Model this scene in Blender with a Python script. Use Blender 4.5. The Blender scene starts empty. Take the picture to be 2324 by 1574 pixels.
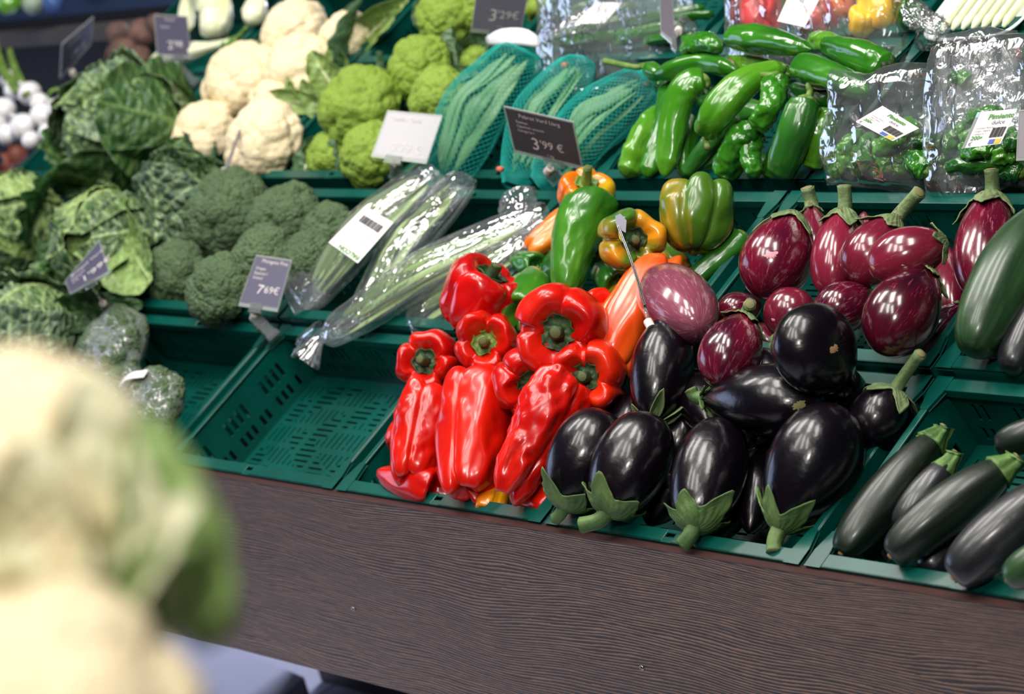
import bpy, math, random
import numpy as np
from mathutils import Vector, Matrix

# ------------------------------------------------------------------ camera
# "display frame": X along the rows, Y up the slope of the display, N away from it.
PI = math.pi
TILT = math.radians(22)                 # slope of the display
Z0 = 0.70                               # height of its front edge
FPX = 5897.5                            # focal length in pixels of a 2324 wide picture
M = np.array([[0.63020536, 0.57272853, -0.52423586],
              [0.05106425, -0.7043005, -0.70806303],
              [-0.77474747, 0.41945541, -0.4730999]])
M[0] /= np.linalg.norm(M[0]); M[2] -= M[0] * (M[0] @ M[2]); M[2] /= np.linalg.norm(M[2]); M[1] = np.cross(M[2], M[0])
CC = np.array([2.99737503, -1.08919785, 1.51614959])
ct, st = math.cos(TILT), math.sin(TILT)
RW = np.array([[1, 0, 0], [0, ct, -st], [0, st, ct]])
def W(p):                               # display frame -> world
    return np.asarray(p, float) @ RW.T + np.array([0, 0, Z0])

scene = bpy.context.scene
COL = scene.collection
cd = bpy.data.cameras.new('camera'); cam = bpy.data.objects.new('camera', cd); COL.objects.link(cam)
cd.sensor_width = 36.0; cd.lens = FPX / 2324 * 36
ax = (RW @ M[0], RW @ -M[1], RW @ -M[2]); cw = W(CC)
cam.matrix_world = Matrix(((ax[0][0], ax[1][0], ax[2][0], cw[0]), (ax[0][1], ax[1][1], ax[2][1], cw[1]),
                           (ax[0][2], ax[1][2], ax[2][2], cw[2]), (0, 0, 0, 1)))
cd.clip_start = 0.05; cd.clip_end = 60
cd.dof.use_dof = True; cd.dof.focus_distance = 2.82; cd.dof.aperture_fstop = 6.2
scene.camera = cam
# ------------------------------------------------------------------ light
scene.view_settings.view_transform = 'Standard'; scene.view_settings.look = 'None'
scene.view_settings.exposure = -0.42; scene.view_settings.gamma = 1.0; scene.view_settings.use_curve_mapping = False
scene.cycles.max_bounces = 10; scene.cycles.transparent_max_bounces = 24; scene.cycles.glossy_bounces = 4
scene.cycles.caustics_reflective = False; scene.cycles.caustics_refractive = False
scene.cycles.sample_clamp_indirect = 4.0
wd = bpy.data.worlds.new('store_ambient'); scene.world = wd; wd.use_nodes = True
wd.node_tree.nodes['Background'].inputs[0].default_value = (0.62, 0.74, 1.0, 1)
wd.node_tree.nodes['Background'].inputs[1].default_value = 0.04
LAMPS = []
def area(name, loc, aim, sx, sy, power, col):
    l = bpy.data.lights.new(name, 'AREA'); l.shape = 'RECTANGLE'; l.size = sx; l.size_y = sy; l.energy = power; l.color = col
    o = bpy.data.objects.new(name, l); COL.objects.link(o); o.location = loc
    o.rotation_euler = (Vector(aim) - Vector(loc)).to_track_quat('-Z', 'Y').to_euler(); LAMPS.append(o); return o
AIM = (0.5, 0.45, 0.85)
for lx in (1.75, 1.15, .55): area('ceiling_and_fill_lamp', (lx, -.95, 3.1), AIM, .24, .9, 18, (1, .96, .9))
for lx, pw in ((-1.0, 34), (0.0, 34), (.95, 34), (1.9, 30)): area('ceiling_panel_lamp', (lx, .15, 3.1), (lx * .8, .5, .9), .35, 1.0, pw, (1, .96, .91))
area('ceiling_and_fill_lamp', (3.1, -1.9, 3.0), (2.4, -.8, 1.3), .4, .4, 58, (1, .96, .9))  # added fill to brighten the near cauliflowers, not one of the ceiling spots
area('window_daylight', (-3.4, -1.4, 1.7), (0, .4, .9), 2.2, 1.4, 40, (.55, .68, 1))
area('floor_fill_lamp', (-1.3, 2.3, .9), (-.8, .45, .0), 1.0, .3, 110, (.8, .84, 1))  # added fill that brightens the floor under the display, no real fixture
# ------------------------------------------------------------------ geometry of the view
def ray(px, py): return M.T @ np.array([(px - 1162) / FPX, (py - 787) / FPX, 1.0])
def Pn(px, py, n):
    d = ray(px, py); return CC + d * ((n - CC[2]) / d[2])
def depth(P): return float((M @ (np.asarray(P) - CC))[2])
def Pd(px, py, dist): return CC + ray(px, py) * dist      # at a given distance
def pt(s, ref=None):
    """(px,py,n) a spot at height n over the rim plane; (px,py,('d',k)) a spot k further away than ref"""
    if isinstance(s[2], tuple): return Pd(s[0], s[1], depth(ref) + s[2][1])
    return Pn(*s)
def rm(rpx, P): return rpx * depth(P) / FPX
def unit(v): v = np.asarray(v, float); return v / (np.linalg.norm(v) + 1e-12)
# ------------------------------------------------------------------ numpy noise
def vnoise(P, sc=1.0, seed=0):
    P = np.asarray(P, float) * sc + seed * 17.13; i = np.floor(P).astype(np.int64); f = P - i; f = f * f * (3 - 2 * f)
    def h(a, b, c):
        n = (a * 374761393 + b * 668265263 + c * 2147483647 + seed * 974711) & 0xffffffff
        n = ((n ^ (n >> 13)) * 1274126177) & 0xffffffff; return ((n ^ (n >> 16)) & 0xffff) / 32767.5 - 1
    r = 0
    for a in (0, 1):
        for b in (0, 1):
            for c in (0, 1):
                w = (f[..., 0] if a else 1 - f[..., 0]) * (f[..., 1] if b else 1 - f[..., 1]) * (f[..., 2] if c else 1 - f[..., 2])
                r = r + w * h(i[..., 0] + a, i[..., 1] + b, i[..., 2] + c)
    return r
def spline(pts, n, ts=None):
    """Catmull-Rom through pts, n samples"""
    p = np.array(pts, float); k = len(p)
    if k == 2: p = np.array([p[0], (p[0] + p[1]) / 2, p[1]]); k = 3
    q = np.vstack([2 * p[0] - p[1], p, 2 * p[-1] - p[-2]])
    t = (np.linspace(0, 1, n) if ts is None else np.asarray(ts)) * (k - 1); i = np.clip(t.astype(int), 0, k - 2); u = (t - i)[:, None]
    a, b, c, d = q[i], q[i + 1], q[i + 2], q[i + 3]
    return .5 * (2 * b + (c - a) * u + (2 * a - 5 * b + 4 * c - d) * u ** 2 + (3 * b - a - 3 * c + d) * u ** 3)
def frames(path, up=(0, 0, 1)):
    T = np.gradient(path, axis=0); T /= np.linalg.norm(T, axis=1)[:, None] + 1e-12
    N = np.zeros_like(T); n = np.asarray(up, float); n = n - T[0] * (n @ T[0])
    if np.linalg.norm(n) < 1e-3: n = np.cross(T[0], (0.3, 1, .1))
    n = unit(n)
    for i in range(len(T)):
        n = unit(n - T[i] * (n @ T[i])); N[i] = n
    return T, N, np.cross(T, N)
# ------------------------------------------------------------------ object building
def tag(o, label, cat, group=None, kind=None):
    if label: o['label'] = label
    if cat: o['category'] = cat
    if group: o['group'] = group
    if kind: o['kind'] = kind
    return o
def thing(name, label, cat, at, group=None):
    o = bpy.data.objects.new(name, None); COL.objects.link(o); o.location = W(at); o.empty_display_size = .02
    return tag(o, label, cat, group)
def wloc(o):
    p = np.array(o.location)
    while o.parent: o = o.parent; p = p + np.array(o.location)
    return p
def mesh(name, V, F, mat, parent=None, at=None, smooth=True, attrs=None, solid=0, bevel=0, world=False, subd=0):
    """one mesh object from display-frame vertices"""
    V = np.asarray(V, float); V = V if world else W(V)
    if parent is not None: org = wloc(parent)
    elif at is not None: org = np.array(at if world else W(at))
    else: org = np.array([(V[:, 0].min() + V[:, 0].max()) / 2, (V[:, 1].min() + V[:, 1].max()) / 2, V[:, 2].min()])
    me = bpy.data.meshes.new(name); me.from_pydata((V - org).tolist(), [], F); me.update()
    if smooth: me.polygons.foreach_set('use_smooth', [True] * len(me.polygons))
    for k, a in (attrs or {}).items():
        a = np.asarray(a, float)
        if a.ndim == 1: t = me.attributes.new(k, 'FLOAT', 'POINT'); t.data.foreach_set('value', a)
        else: t = me.attributes.new(k, 'FLOAT_VECTOR', 'POINT'); t.data.foreach_set('vector', a.ravel())
    o = bpy.data.objects.new(name, me); COL.objects.link(o)
    if mat is not None: me.materials.append(mat)
    if parent is not None:
        o.parent = parent
    else: o.location = org
    if solid: m = o.modifiers.new('s', 'SOLIDIFY'); m.thickness = solid; m.offset = 0
    if bevel: m = o.modifiers.new('b', 'BEVEL'); m.width = bevel; m.segments = 2; m.limit_method = 'ANGLE'
    if subd: m = o.modifiers.new('u', 'SUBSURF'); m.levels = m.render_levels = subd
    return o
def grid_faces(a, b, wrap=False, off=0):
    i, j = np.meshgrid(np.arange(a - 1), np.arange(b if wrap else b - 1), indexing='ij'); j2 = (j + 1) % b
    return (np.stack([i * b + j, i * b + j2, (i + 1) * b + j2, (i + 1) * b + j], -1).reshape(-1, 4) + off).tolist()
def loft(path, rad, nphi=32, mod=None, up=(0, 0, 1), flat=(1, 1), caps=True):
    """tube along a path; returns V, F, attribute rc (unrolled coordinate)"""
    path = np.asarray(path, float); n = len(path); rad = np.broadcast_to(np.asarray(rad, float), (n,))
    T, N, B = frames(path, up); ph = np.arange(nphi) * 2 * PI / nphi; t = np.linspace(0, 1, n)
    m = np.ones((n, nphi)) if mod is None else mod(ph[None, :], t[:, None]) * np.ones((n, nphi))
    R = rad[:, None] * m; c, s = np.cos(ph) * flat[0], np.sin(ph) * flat[1]
    V = path[:, None] + N[:, None] * (R * c)[..., None] + B[:, None] * (R * s)[..., None]
    ln = np.concatenate([[0], np.cumsum(np.linalg.norm(np.diff(path, axis=0), axis=1))])
    rm_ = rad.max(); rc = np.stack([np.cos(ph)[None] * rm_ * np.ones((n, 1)), np.sin(ph)[None] * rm_ * np.ones((n, 1)), ln[:, None] * np.ones((1, nphi))], -1)
    V = V.reshape(-1, 3); F = [f[::-1] for f in grid_faces(n, nphi, True)]
    if caps: F.append(list(range(nphi))); F.append(list(range((n - 1) * nphi, n * nphi))[::-1])
    return V, F, rc.reshape(-1, 3)
def join(parts):
    Vs, Fs, k = [], [], 0
    for V, F in parts:
        Vs.append(np.asarray(V)); Fs += [[i + k for i in f] for f in F]; k += len(V)
    return np.vstack(Vs), Fs
def box(c, s, ex=(1, 0, 0), ey=(0, 1, 0), ez=(0, 0, 1)):
    c = np.asarray(c, float); ex, ey, ez = map(unit, (ex, ey, ez)); V = []
    for z in (-1, 1):
        for y in (-1, 1):
            for x in (-1, 1): V.append(c + ex * x * s[0] / 2 + ey * y * s[1] / 2 + ez * z * s[2] / 2)
    return np.array(V), [[0, 2, 3, 1], [4, 5, 7, 6], [0, 1, 5, 4], [2, 6, 7, 3], [0, 4, 6, 2], [1, 3, 7, 5]]
# ------------------------------------------------------------------ materials
def srgb(r, g, b): return tuple(((c / 255) / 12.92 if c / 255 <= .04045 else ((c / 255 + .055) / 1.055) ** 2.4) for c in (r, g, b)) + (1,)
def newmat(name, base=(128, 128, 128), rough=.5, **kw):
    m = bpy.data.materials.new(name); m.use_nodes = True; b = m.node_tree.nodes['Principled BSDF']
    b.inputs['Base Color'].default_value = srgb(*base); b.inputs['Roughness'].default_value = rough
    for k, v in kw.items(): b.inputs[k.replace('_', ' ')].default_value = v
    return m
class NT:
    def __init__(s, m): s.t = m.node_tree; s.b = s.t.nodes['Principled BSDF']
    def n(s, typ, **kw):
        o = s.t.nodes.new(typ)
        for k, v in kw.items():
            if k.startswith('i_'): o.inputs[k[2:].replace('_', ' ')].default_value = v
            else: setattr(o, k, v)
        return o
    def l(s, a, b): s.t.links.new(a, b)
    def coord(s, attr='rc', scale=(1, 1, 1)):
        a = s.n('ShaderNodeAttribute', attribute_name=attr) if attr else s.n('ShaderNodeTexCoord')
        mp = s.n('ShaderNodeMapping'); s.l(a.outputs['Vector' if attr else 'Object'], mp.inputs['Vector'])
        info = s.n('ShaderNodeObjectInfo'); mul = s.n('ShaderNodeMath', operation='MULTIPLY'); mul.inputs[1].default_value = 37.0
        s.l(info.outputs['Random'], mul.inputs[0]); s.l(mul.outputs[0], mp.inputs['Location']); mp.inputs['Scale'].default_value = scale
        return mp.outputs[0]
    def noise(s, co, scale, detail=3, rough=.5):
        o = s.n('ShaderNodeTexNoise'); o.inputs['Scale'].default_value = scale; o.inputs['Detail'].default_value = detail; o.inputs['Roughness'].default_value = rough
        s.l(co, o.inputs['Vector']); return o.outputs['Fac']
    def ramp(s, fac, stops, interp='LINEAR'):
        o = s.n('ShaderNodeValToRGB'); o.color_ramp.interpolation = interp; e = o.color_ramp.elements
        while len(e) < len(stops): e.new(.5)
        for x, (p, c) in zip(e, stops): x.position = p; x.color = c if len(c) == 4 else srgb(*c)
        s.l(fac, o.inputs[0]); return o.outputs[0]
    def mix(s, fac, a, b, typ='MIX'):
        o = s.n('ShaderNodeMix', data_type='RGBA', blend_type=typ)
        for v, k in ((fac, 0), (a, 6), (b, 7)):
            if hasattr(v, 'is_linked'): s.l(v, o.inputs[k])
            else: o.inputs[k].default_value = v if k == 0 else (v if len(v) == 4 else srgb(*v))
        return o.outputs[2]
    def bump(s, h, strength=.3, dist=.001):
        o = s.n('ShaderNodeBump'); o.inputs['Strength'].default_value = strength; o.inputs['Distance'].default_value = dist
        s.l(h, o.inputs['Height']); s.l(o.outputs[0], s.b.inputs['Normal'])
    def color(s, c): s.l(c, s.b.inputs['Base Color'])
def skin(name, c1, c2, rough=.25, sc=(1, 1, 1), nscale=60, coat=0.3, bump=.15, bscale=90, lo=.35, hi=.65, spots=None):
    m = newmat(name, c1, rough); t = NT(m); co = t.coord('rc', sc); f = t.noise(co, nscale)
    c = t.ramp(f, [(lo, c1), (hi, c2)])
    if spots: 
        g = t.noise(t.coord('rc'), spots[1], 5, .7); c = t.mix(t.ramp(g, [(spots[2], (0, 0, 0)), (spots[2] + .04, (255, 255, 255))]), c, spots[0])
    t.color(c); t.bump(t.noise(t.coord('rc'), bscale, 2), bump, .002)
    t.b.inputs['Coat Weight'].default_value = coat; t.b.inputs['Coat Roughness'].default_value = .12; return m
def film(name, tint=(255, 255, 255), haze=.09, gl=.8, rough=.1, bsc=40, bst=.65, bd=.004):
    """clear crinkled plastic: see-through, with a glossy film surface"""
    m = bpy.data.materials.new(name); m.use_nodes = True; nt = m.node_tree; nt.nodes.remove(nt.nodes['Principled BSDF']); out = nt.nodes['Material Output']
    N = nt.nodes.new; L = nt.links.new
    tr = N('ShaderNodeBsdfTransparent'); tr.inputs[0].default_value = srgb(*tint)
    g = N('ShaderNodeBsdfGlossy'); g.inputs['Roughness'].default_value = rough; g.inputs[0].default_value = (gl, gl, gl, 1)
    d = N('ShaderNodeBsdfDiffuse'); d.inputs[0].default_value = (.8, .84, .88, 1)
    tc = N('ShaderNodeTexCoord'); v = N('ShaderNodeTexVoronoi'); v.feature = 'DISTANCE_TO_EDGE'; v.inputs['Scale'].default_value = bsc
    no = N('ShaderNodeTexNoise'); no.inputs['Scale'].default_value = bsc * .5; no.inputs['Detail'].default_value = 3
    mx = N('ShaderNodeMix'); mx.data_type = 'VECTOR'; mx.inputs[0].default_value = .12
    mp = N('ShaderNodeMapping'); mp.inputs['Scale'].default_value = (1, .38, .8); mp.inputs['Rotation'].default_value = (.3, .2, .25); L(tc.outputs['Object'], mp.inputs[0])
    L(mp.outputs[0], no.inputs['Vector']); L(mp.outputs[0], mx.inputs[4]); L(no.outputs['Color'], mx.inputs[5]); L(mx.outputs[1], v.inputs['Vector'])
    ad = N('ShaderNodeMath'); ad.operation = 'ADD'; L(v.outputs['Distance'], ad.inputs[0]); L(no.outputs['Fac'], ad.inputs[1])
    b = N('ShaderNodeBump'); b.inputs['Strength'].default_value = bst; b.inputs['Distance'].default_value = bd; L(ad.outputs[0], b.inputs['Height'])
    L(b.outputs[0], g.inputs['Normal'])
    fr = N('ShaderNodeFresnel'); fr.inputs[0].default_value = 1.5; L(b.outputs[0], fr.inputs['Normal'])
    ml = N('ShaderNodeMath'); ml.operation = 'MULTIPLY_ADD'; ml.inputs[1].default_value = .5; ml.inputs[2].default_value = .0; ml.use_clamp = True; L(fr.outputs[0], ml.inputs[0])
    m1 = N('ShaderNodeMixShader'); m1.inputs[0].default_value = haze; L(tr.outputs[0], m1.inputs[1]); L(d.outputs[0], m1.inputs[2])
    m2 = N('ShaderNodeMixShader'); L(ml.outputs[0], m2.inputs[0]); L(m1.outputs[0], m2.inputs[1]); L(g.outputs[0], m2.inputs[2])
    L(m2.outputs[0], out.inputs[0]); return m
# ------------------------------------------------------------------ the materials
def m_green():
    m = newmat('green_crate_plastic', (0, 76, 66), .3); t = NT(m); co = t.coord(None)
    c = t.ramp(t.noise(co, 9, 4), [(.35, (0, 66, 58)), (.7, (2, 82, 72))])
    c = t.mix(t.ramp(t.noise(co, 260, 2), [(.72, (0, 0, 0)), (.78, (90, 90, 90))]), c, (120, 150, 140)); t.color(c)
    t.bump(t.noise(co, 180, 2), .06, .001); return m
GREEN = m_green(); NAVY = newmat('navy_crate_plastic', (22, 42, 74), .35)
def m_wood():
    m = newmat('wenge_wood', (70, 55, 50), .42); t = NT(m); tc = t.n('ShaderNodeTexCoord')
    mp = t.n('ShaderNodeMapping'); mp.inputs['Scale'].default_value = (1, 1, 1); t.l(tc.outputs['Object'], mp.inputs[0])
    sp = t.n('ShaderNodeSeparateXYZ'); t.l(mp.outputs[0], sp.inputs[0])
    n1 = t.n('ShaderNodeTexNoise'); n1.inputs['Scale'].default_value = 1; n1.inputs['Detail'].default_value = 2
    m1 = t.n('ShaderNodeMapping'); m1.inputs['Scale'].default_value = (1.9, 1, 6); t.l(tc.outputs['Object'], m1.inputs[0]); t.l(m1.outputs[0], n1.inputs['Vector'])
    ad = t.n('ShaderNodeMath', operation='MULTIPLY_ADD'); ad.inputs[1].default_value = .085; t.l(n1.outputs['Fac'], ad.inputs[0]); t.l(sp.outputs[2], ad.inputs[2])
    cb = t.n('ShaderNodeCombineXYZ'); sx = t.n('ShaderNodeMath', operation='MULTIPLY'); sx.inputs[1].default_value = .06
    t.l(sp.outputs[0], sx.inputs[0]); t.l(sx.outputs[0], cb.inputs[0]); t.l(ad.outputs[0], cb.inputs[2])
    w = t.n('ShaderNodeTexWave', wave_type='BANDS', bands_direction='Z', wave_profile='SAW')
    w.inputs['Scale'].default_value = 95; w.inputs['Distortion'].default_value = 4.5; w.inputs['Detail'].default_value = 4; w.inputs['Detail Scale'].default_value = 2.2; w.inputs['Detail Roughness'].default_value = .65
    t.l(cb.outputs[0], w.inputs['Vector'])
    fine = t.n('ShaderNodeTexNoise'); fine.inputs['Scale'].default_value = 330; fine.inputs['Detail'].default_value = 3; t.l(cb.outputs[0], fine.inputs['Vector'])
    g = t.mix(.28, w.outputs['Color'], fine.outputs['Fac'])
    big = t.n('ShaderNodeTexNoise'); big.inputs['Scale'].default_value = 16; t.l(cb.outputs[0], big.inputs['Vector'])
    c = t.ramp(g, [(.28, (30, 26, 27)), (.46, (46, 37, 36)), (.55, (92, 68, 56)), (.72, (146, 114, 92))])
    c = t.mix(t.ramp(big.outputs['Fac'], [(.4, (0, 0, 0)), (.65, (130, 130, 130))]), c, (48, 40, 41)); t.color(c)
    t.bump(g, .35, .0006); return m
WOOD = m_wood(); EDGE = newmat('wenge_edge_band', (66, 44, 42), .35)
RED = skin('red_pepper_skin', (184, 8, 4), (214, 28, 8), .27, (1, 1, .6), 22, .2, .14, 40)
REDOR = skin('orange_red_pepper_skin', (200, 18, 4), (226, 46, 10), .3, (1, 1, .6), 20, .3, .12, 60)
REDDK = skin('dark_speckled_red_skin', (170, 6, 12), (205, 14, 12), .25, (1, 1, .6), 22, .5, .15, 60, spots=((60, 20, 14), 240, .62))
GPEP = skin('green_pepper_skin', (42, 102, 20), (74, 140, 34), .25, (1, 1, .5), 16, .45, .15, 60)
DGPEP = skin('dark_green_pepper_skin', (22, 74, 20), (46, 108, 32), .25, (1, 1, .5), 16, .45, .15, 60)
LGPEP = skin('bright_green_pepper_skin', (56, 122, 18), (98, 158, 40), .22, (1, 1, .4), 14, .5, .3, 60)
MGPEP = skin('mid_green_pepper_skin', (26, 88, 14), (52, 122, 24), .2, (1, 1, .4), 16, .5, .3, 60)
ORPEP = skin('orange_pepper_skin', (222, 92, 14), (236, 132, 30), .28, (1, 1, .5), 12, .45, .15, 60)
GOPEP = skin('green_orange_pepper_skin', (66, 108, 24), (222, 146, 24), .28, (1, 1, .25), 13, .45, .15, 60, .47, .62)
YOPEP = skin('yellow_orange_pepper_skin', (190, 150, 16), (222, 108, 10), .25, (1, 1, .3), 14, .5, .15, 60, .42, .6)
RORPEP = skin('red_orange_pepper_skin', (226, 66, 16), (234, 108, 26), .28, (1, 1, .5), 12, .45, .15, 60)
YEL = skin('yellow_pepper_skin', (240, 176, 10), (250, 200, 20), .3); CRIM = skin('crimson_pepper_skin', (190, 24, 26), (214, 34, 34), .3)
BLACK = skin('black_aubergine_skin', (6, 4, 10), (14, 6, 14), .27, (1, 1, .3), 24, .3, .28, 90)
def m_stripe(name, dark, mid, light, lo, hi):
    m = newmat(name, mid, .2); t = NT(m); co = t.coord('rc', (1, 1, .16)); a = t.noise(co, 300, 4, .75); co2 = t.coord('rc', (1, 1, .35)); b = t.noise(co2, 26, 2)
    c = t.mix(t.ramp(b, [(.35, (0, 0, 0)), (.62, (255, 255, 255))]), dark, mid)
    c = t.mix(t.ramp(a, [(lo, (0, 0, 0)), (hi, (230, 230, 230))]), c, light); t.color(c)
    t.bump(t.noise(t.coord('rc'), 70, 2), .1, .002); t.b.inputs['Coat Weight'].default_value = .6; t.b.inputs['Coat Roughness'].default_value = .1; return m
ST1 = m_stripe('striped_aubergine_skin', (58, 8, 30), (104, 12, 38), (190, 110, 130), .56, .74)
ST2 = m_stripe('wine_aubergine_skin', (88, 18, 38), (124, 30, 52), (176, 100, 112), .58, .8)
ST3 = m_stripe('pale_striped_aubergine_skin', (108, 50, 72), (130, 66, 84), (196, 142, 150), .54, .74)
ST4 = m_stripe('dark_striped_aubergine_skin', (40, 6, 22), (78, 8, 28), (176, 60, 88), .58, .72)
CALYX = skin('calyx_green', (82, 104, 60), (118, 136, 92), .7, (1, 1, .4), 60, 0, .6, 160, spots=((92, 76, 56), 60, .6))
CALYXD = skin('fresh_calyx_green', (56, 88, 38), (94, 120, 64), .65, (1, 1, .4), 50, 0, .5, 160, spots=((90, 72, 44), 50, .62))
CUT = newmat('cut_stem', (122, 118, 78), .8); CUTD = newmat('dark_cut_stem', (86, 92, 52), .8); SCAR = newmat('blossom_scar', (150, 116, 74), .8); SCARG = newmat('green_brown_scar', (128, 122, 78), .8); STAR = newmat('pale_blossom_mark', (206, 140, 150), .35)
PSTEM = skin('pepper_stem_green', (24, 48, 20), (52, 82, 36), .55, (1, 1, 1), 80, 0, .4, 120)
LSTEM = skin('light_stem_green', (78, 114, 40), (118, 146, 64), .55, (1, 1, 1), 60, 0, .3, 120)
ZUC = skin('dark_courgette_skin', (14, 23, 17), (28, 40, 28), .38, (1, 1, .12), 110, .15, .12, 90, spots=((108, 118, 96), 300, .7))
ZUCG = skin('green_courgette_skin', (24, 50, 26), (44, 74, 40), .34, (1, 1, .12), 110, .2, .12, 90, spots=((110, 124, 96), 300, .7))
ZUCK = skin('black_courgette_skin', (20, 23, 25), (38, 40, 43), .36, (1, 1, .12), 90, .25, .2, 90)
ZST = skin('courgette_stem_green', (62, 98, 42), (104, 138, 72), .6, (1, 1, .3), 90, 0, .5, 140)
def m_floret(name, c1, c2, c3, grain, bst, rough=.75, rd=.0015):
    m = newmat(name, c2, rough); t = NT(m); co = t.coord(None); a = t.n('ShaderNodeAttribute', attribute_name='dep')
    v = t.n('ShaderNodeTexVoronoi'); v.inputs['Scale'].default_value = grain; t.l(co, v.inputs['Vector'])
    c = t.mix(t.noise(co, 18, 3), c2, c3); c = t.mix(t.ramp(v.outputs['Distance'], [(.25, (0, 0, 0)), (.7, (150, 150, 150))]), c, c1); t.color(c)
    inv = t.n('ShaderNodeMath', operation='SUBTRACT'); inv.inputs[0].default_value = 1; t.l(v.outputs['Distance'], inv.inputs[1])
    t.bump(inv.outputs[0], bst, rd); t.b.inputs['Subsurface Weight'].default_value = .0; return m
CAUL = m_floret('cauliflower_curd', (200, 172, 120), (236, 218, 176), (246, 232, 200), 240, .8)
GCAUL = m_floret('green_cauliflower_curd', (80, 108, 24), (118, 148, 42), (140, 164, 60), 230, .8)
BROC = m_floret('broccoli_florets', (20, 38, 18), (66, 92, 58), (104, 128, 88), 240, 1.0, rd=.004)
BSTALK = skin('pale_green_stalk', (126, 152, 92), (164, 184, 124), .5)
def m_leaf(name, dark, light, vein, net=60, nets=.35, rough=.5, bst=.7, bd=.003):
    m = newmat(name, dark, rough); t = NT(m); a = t.n('ShaderNodeAttribute', attribute_name='vein'); co = t.coord('rc')
    v = t.n('ShaderNodeTexVoronoi', feature='DISTANCE_TO_EDGE'); v.inputs['Scale'].default_value = net; t.l(co, v.inputs['Vector'])
    e = t.ramp(v.outputs['Distance'], [(.0, (255, 255, 255)), (.09, (0, 0, 0))])
    base = t.mix(t.noise(co, 14, 3), dark, light)
    ml = t.n('ShaderNodeMath', operation='MULTIPLY'); ml.inputs[1].default_value = nets; t.l(e, ml.inputs[0])
    mx = t.n('ShaderNodeMath', operation='MAXIMUM'); t.l(ml.outputs[0], mx.inputs[0]); t.l(a.outputs['Fac'], mx.inputs[1])
    t.color(t.mix(mx.outputs[0], base, vein)); sm = t.ramp(v.outputs['Distance'], [(0, (0, 0, 0)), (.4, (255, 255, 255))])
    t.bump(sm, bst, bd); t.b.inputs['Subsurface Weight'].default_value = 0; return m
SAVOY = m_leaf('savoy_leaf', (36, 72, 32), (64, 100, 52), (158, 182, 118), 70, .45, bst=1, bd=.005)
SAVOYD = m_leaf('dark_savoy_leaf', (20, 56, 22), (40, 84, 36), (96, 128, 70), 70, .25)
SAVOYG = m_leaf('grey_green_savoy_leaf', (48, 74, 56), (74, 100, 76), (158, 182, 130), 60, .45, bst=1, bd=.005)
SAVOYL = m_leaf('light_savoy_leaf', (106, 140, 70), (136, 164, 92), (178, 196, 130), 60, .35)
CLEAF = m_leaf('cauliflower_leaf', (84, 122, 50), (138, 162, 84), (206, 214, 160), 90, .1, bst=.2)
CLEAFD = m_leaf('dark_cauliflower_leaf', (44, 76, 48), (70, 104, 66), (150, 176, 130), 90, .12, bst=.3)
CRIB = skin('cauliflower_leaf_rib', (196, 206, 150), (224, 228, 186), .5)
BEAN = skin('flat_bean_skin', (112, 142, 84), (150, 174, 114), .42, (1, 1, .3), 30, .1, .1, 90)
NBEAN = skin('netted_bean_skin', (76, 124, 78), (120, 160, 110), .5, (1, 1, .3), 30, .0, .1, 90)
NET = newmat('turquoise_netting', (0, 168, 156), .5); NETTIE = newmat('orange_net_tie', (214, 106, 70), .5)
FILM = film('clear_plastic_film'); FILM2 = film('light_plastic_film', haze=.06, bsc=30, bst=.6); CLING = film('tight_cling_film', haze=.14, bsc=130, bst=.9, bd=.003)
PAPER = newmat('white_paper_label', (236, 232, 234), .55)
SLATE = newmat('slate_price_card', (62, 56, 60), .45); SLATEB = newmat('blue_grey_price_card', (84, 82, 104), .4); SLATEG = newmat('glossy_price_card', (120, 118, 128), .3, Coat_Weight=1.0, Coat_Roughness=.2)
CHALK = newmat('chalk_print', (214, 206, 206), .7); INK = newmat('dark_print', (70, 66, 66), .7); GINK = newmat('green_print', (84, 140, 66), .7)
BLUEI = newmat('blue_print', (66, 92, 176), .6); YELI = newmat('amber_print', (238, 180, 40), .6)
CLEAR = newmat('clear_acrylic', (225, 230, 232), .08, Transmission_Weight=.85, IOR=1.25, Alpha=.75)
MISTY = newmat('frosted_acrylic', (200, 206, 206), .2, Transmission_Weight=.4, Alpha=.6)
WHITEP = newmat('white_plastic', (222, 214, 204), .4); STEEL = newmat('steel_wire', (150, 148, 146), .25, Metallic=1.0)
ONION = skin('white_onion_skin', (226, 224, 226), (246, 244, 244), .3, (1, 1, .2), 30, .3, .05)
FENN = skin('fennel_bulb', (214, 220, 170), (238, 240, 210), .4, (1, 1, .15), 40, .1, .1); BEET = skin('brown_beetroot_skin', (70, 50, 46), (112, 82, 74), .75, (1, 1, 1), 30, 0, .5, 80)
TRAYW = newmat('white_foam_tray', (228, 230, 232), .5)
DARK = newmat('dark_shelving', (18, 18, 22), .6); LILAC = newmat('lit_floor_lilac', (205, 205, 228), .4)  # the lilac carries the brightness of lit floor in its colour
BLACK.node_tree.nodes['Principled BSDF'].inputs['Specular IOR Level'].default_value = .4
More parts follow.
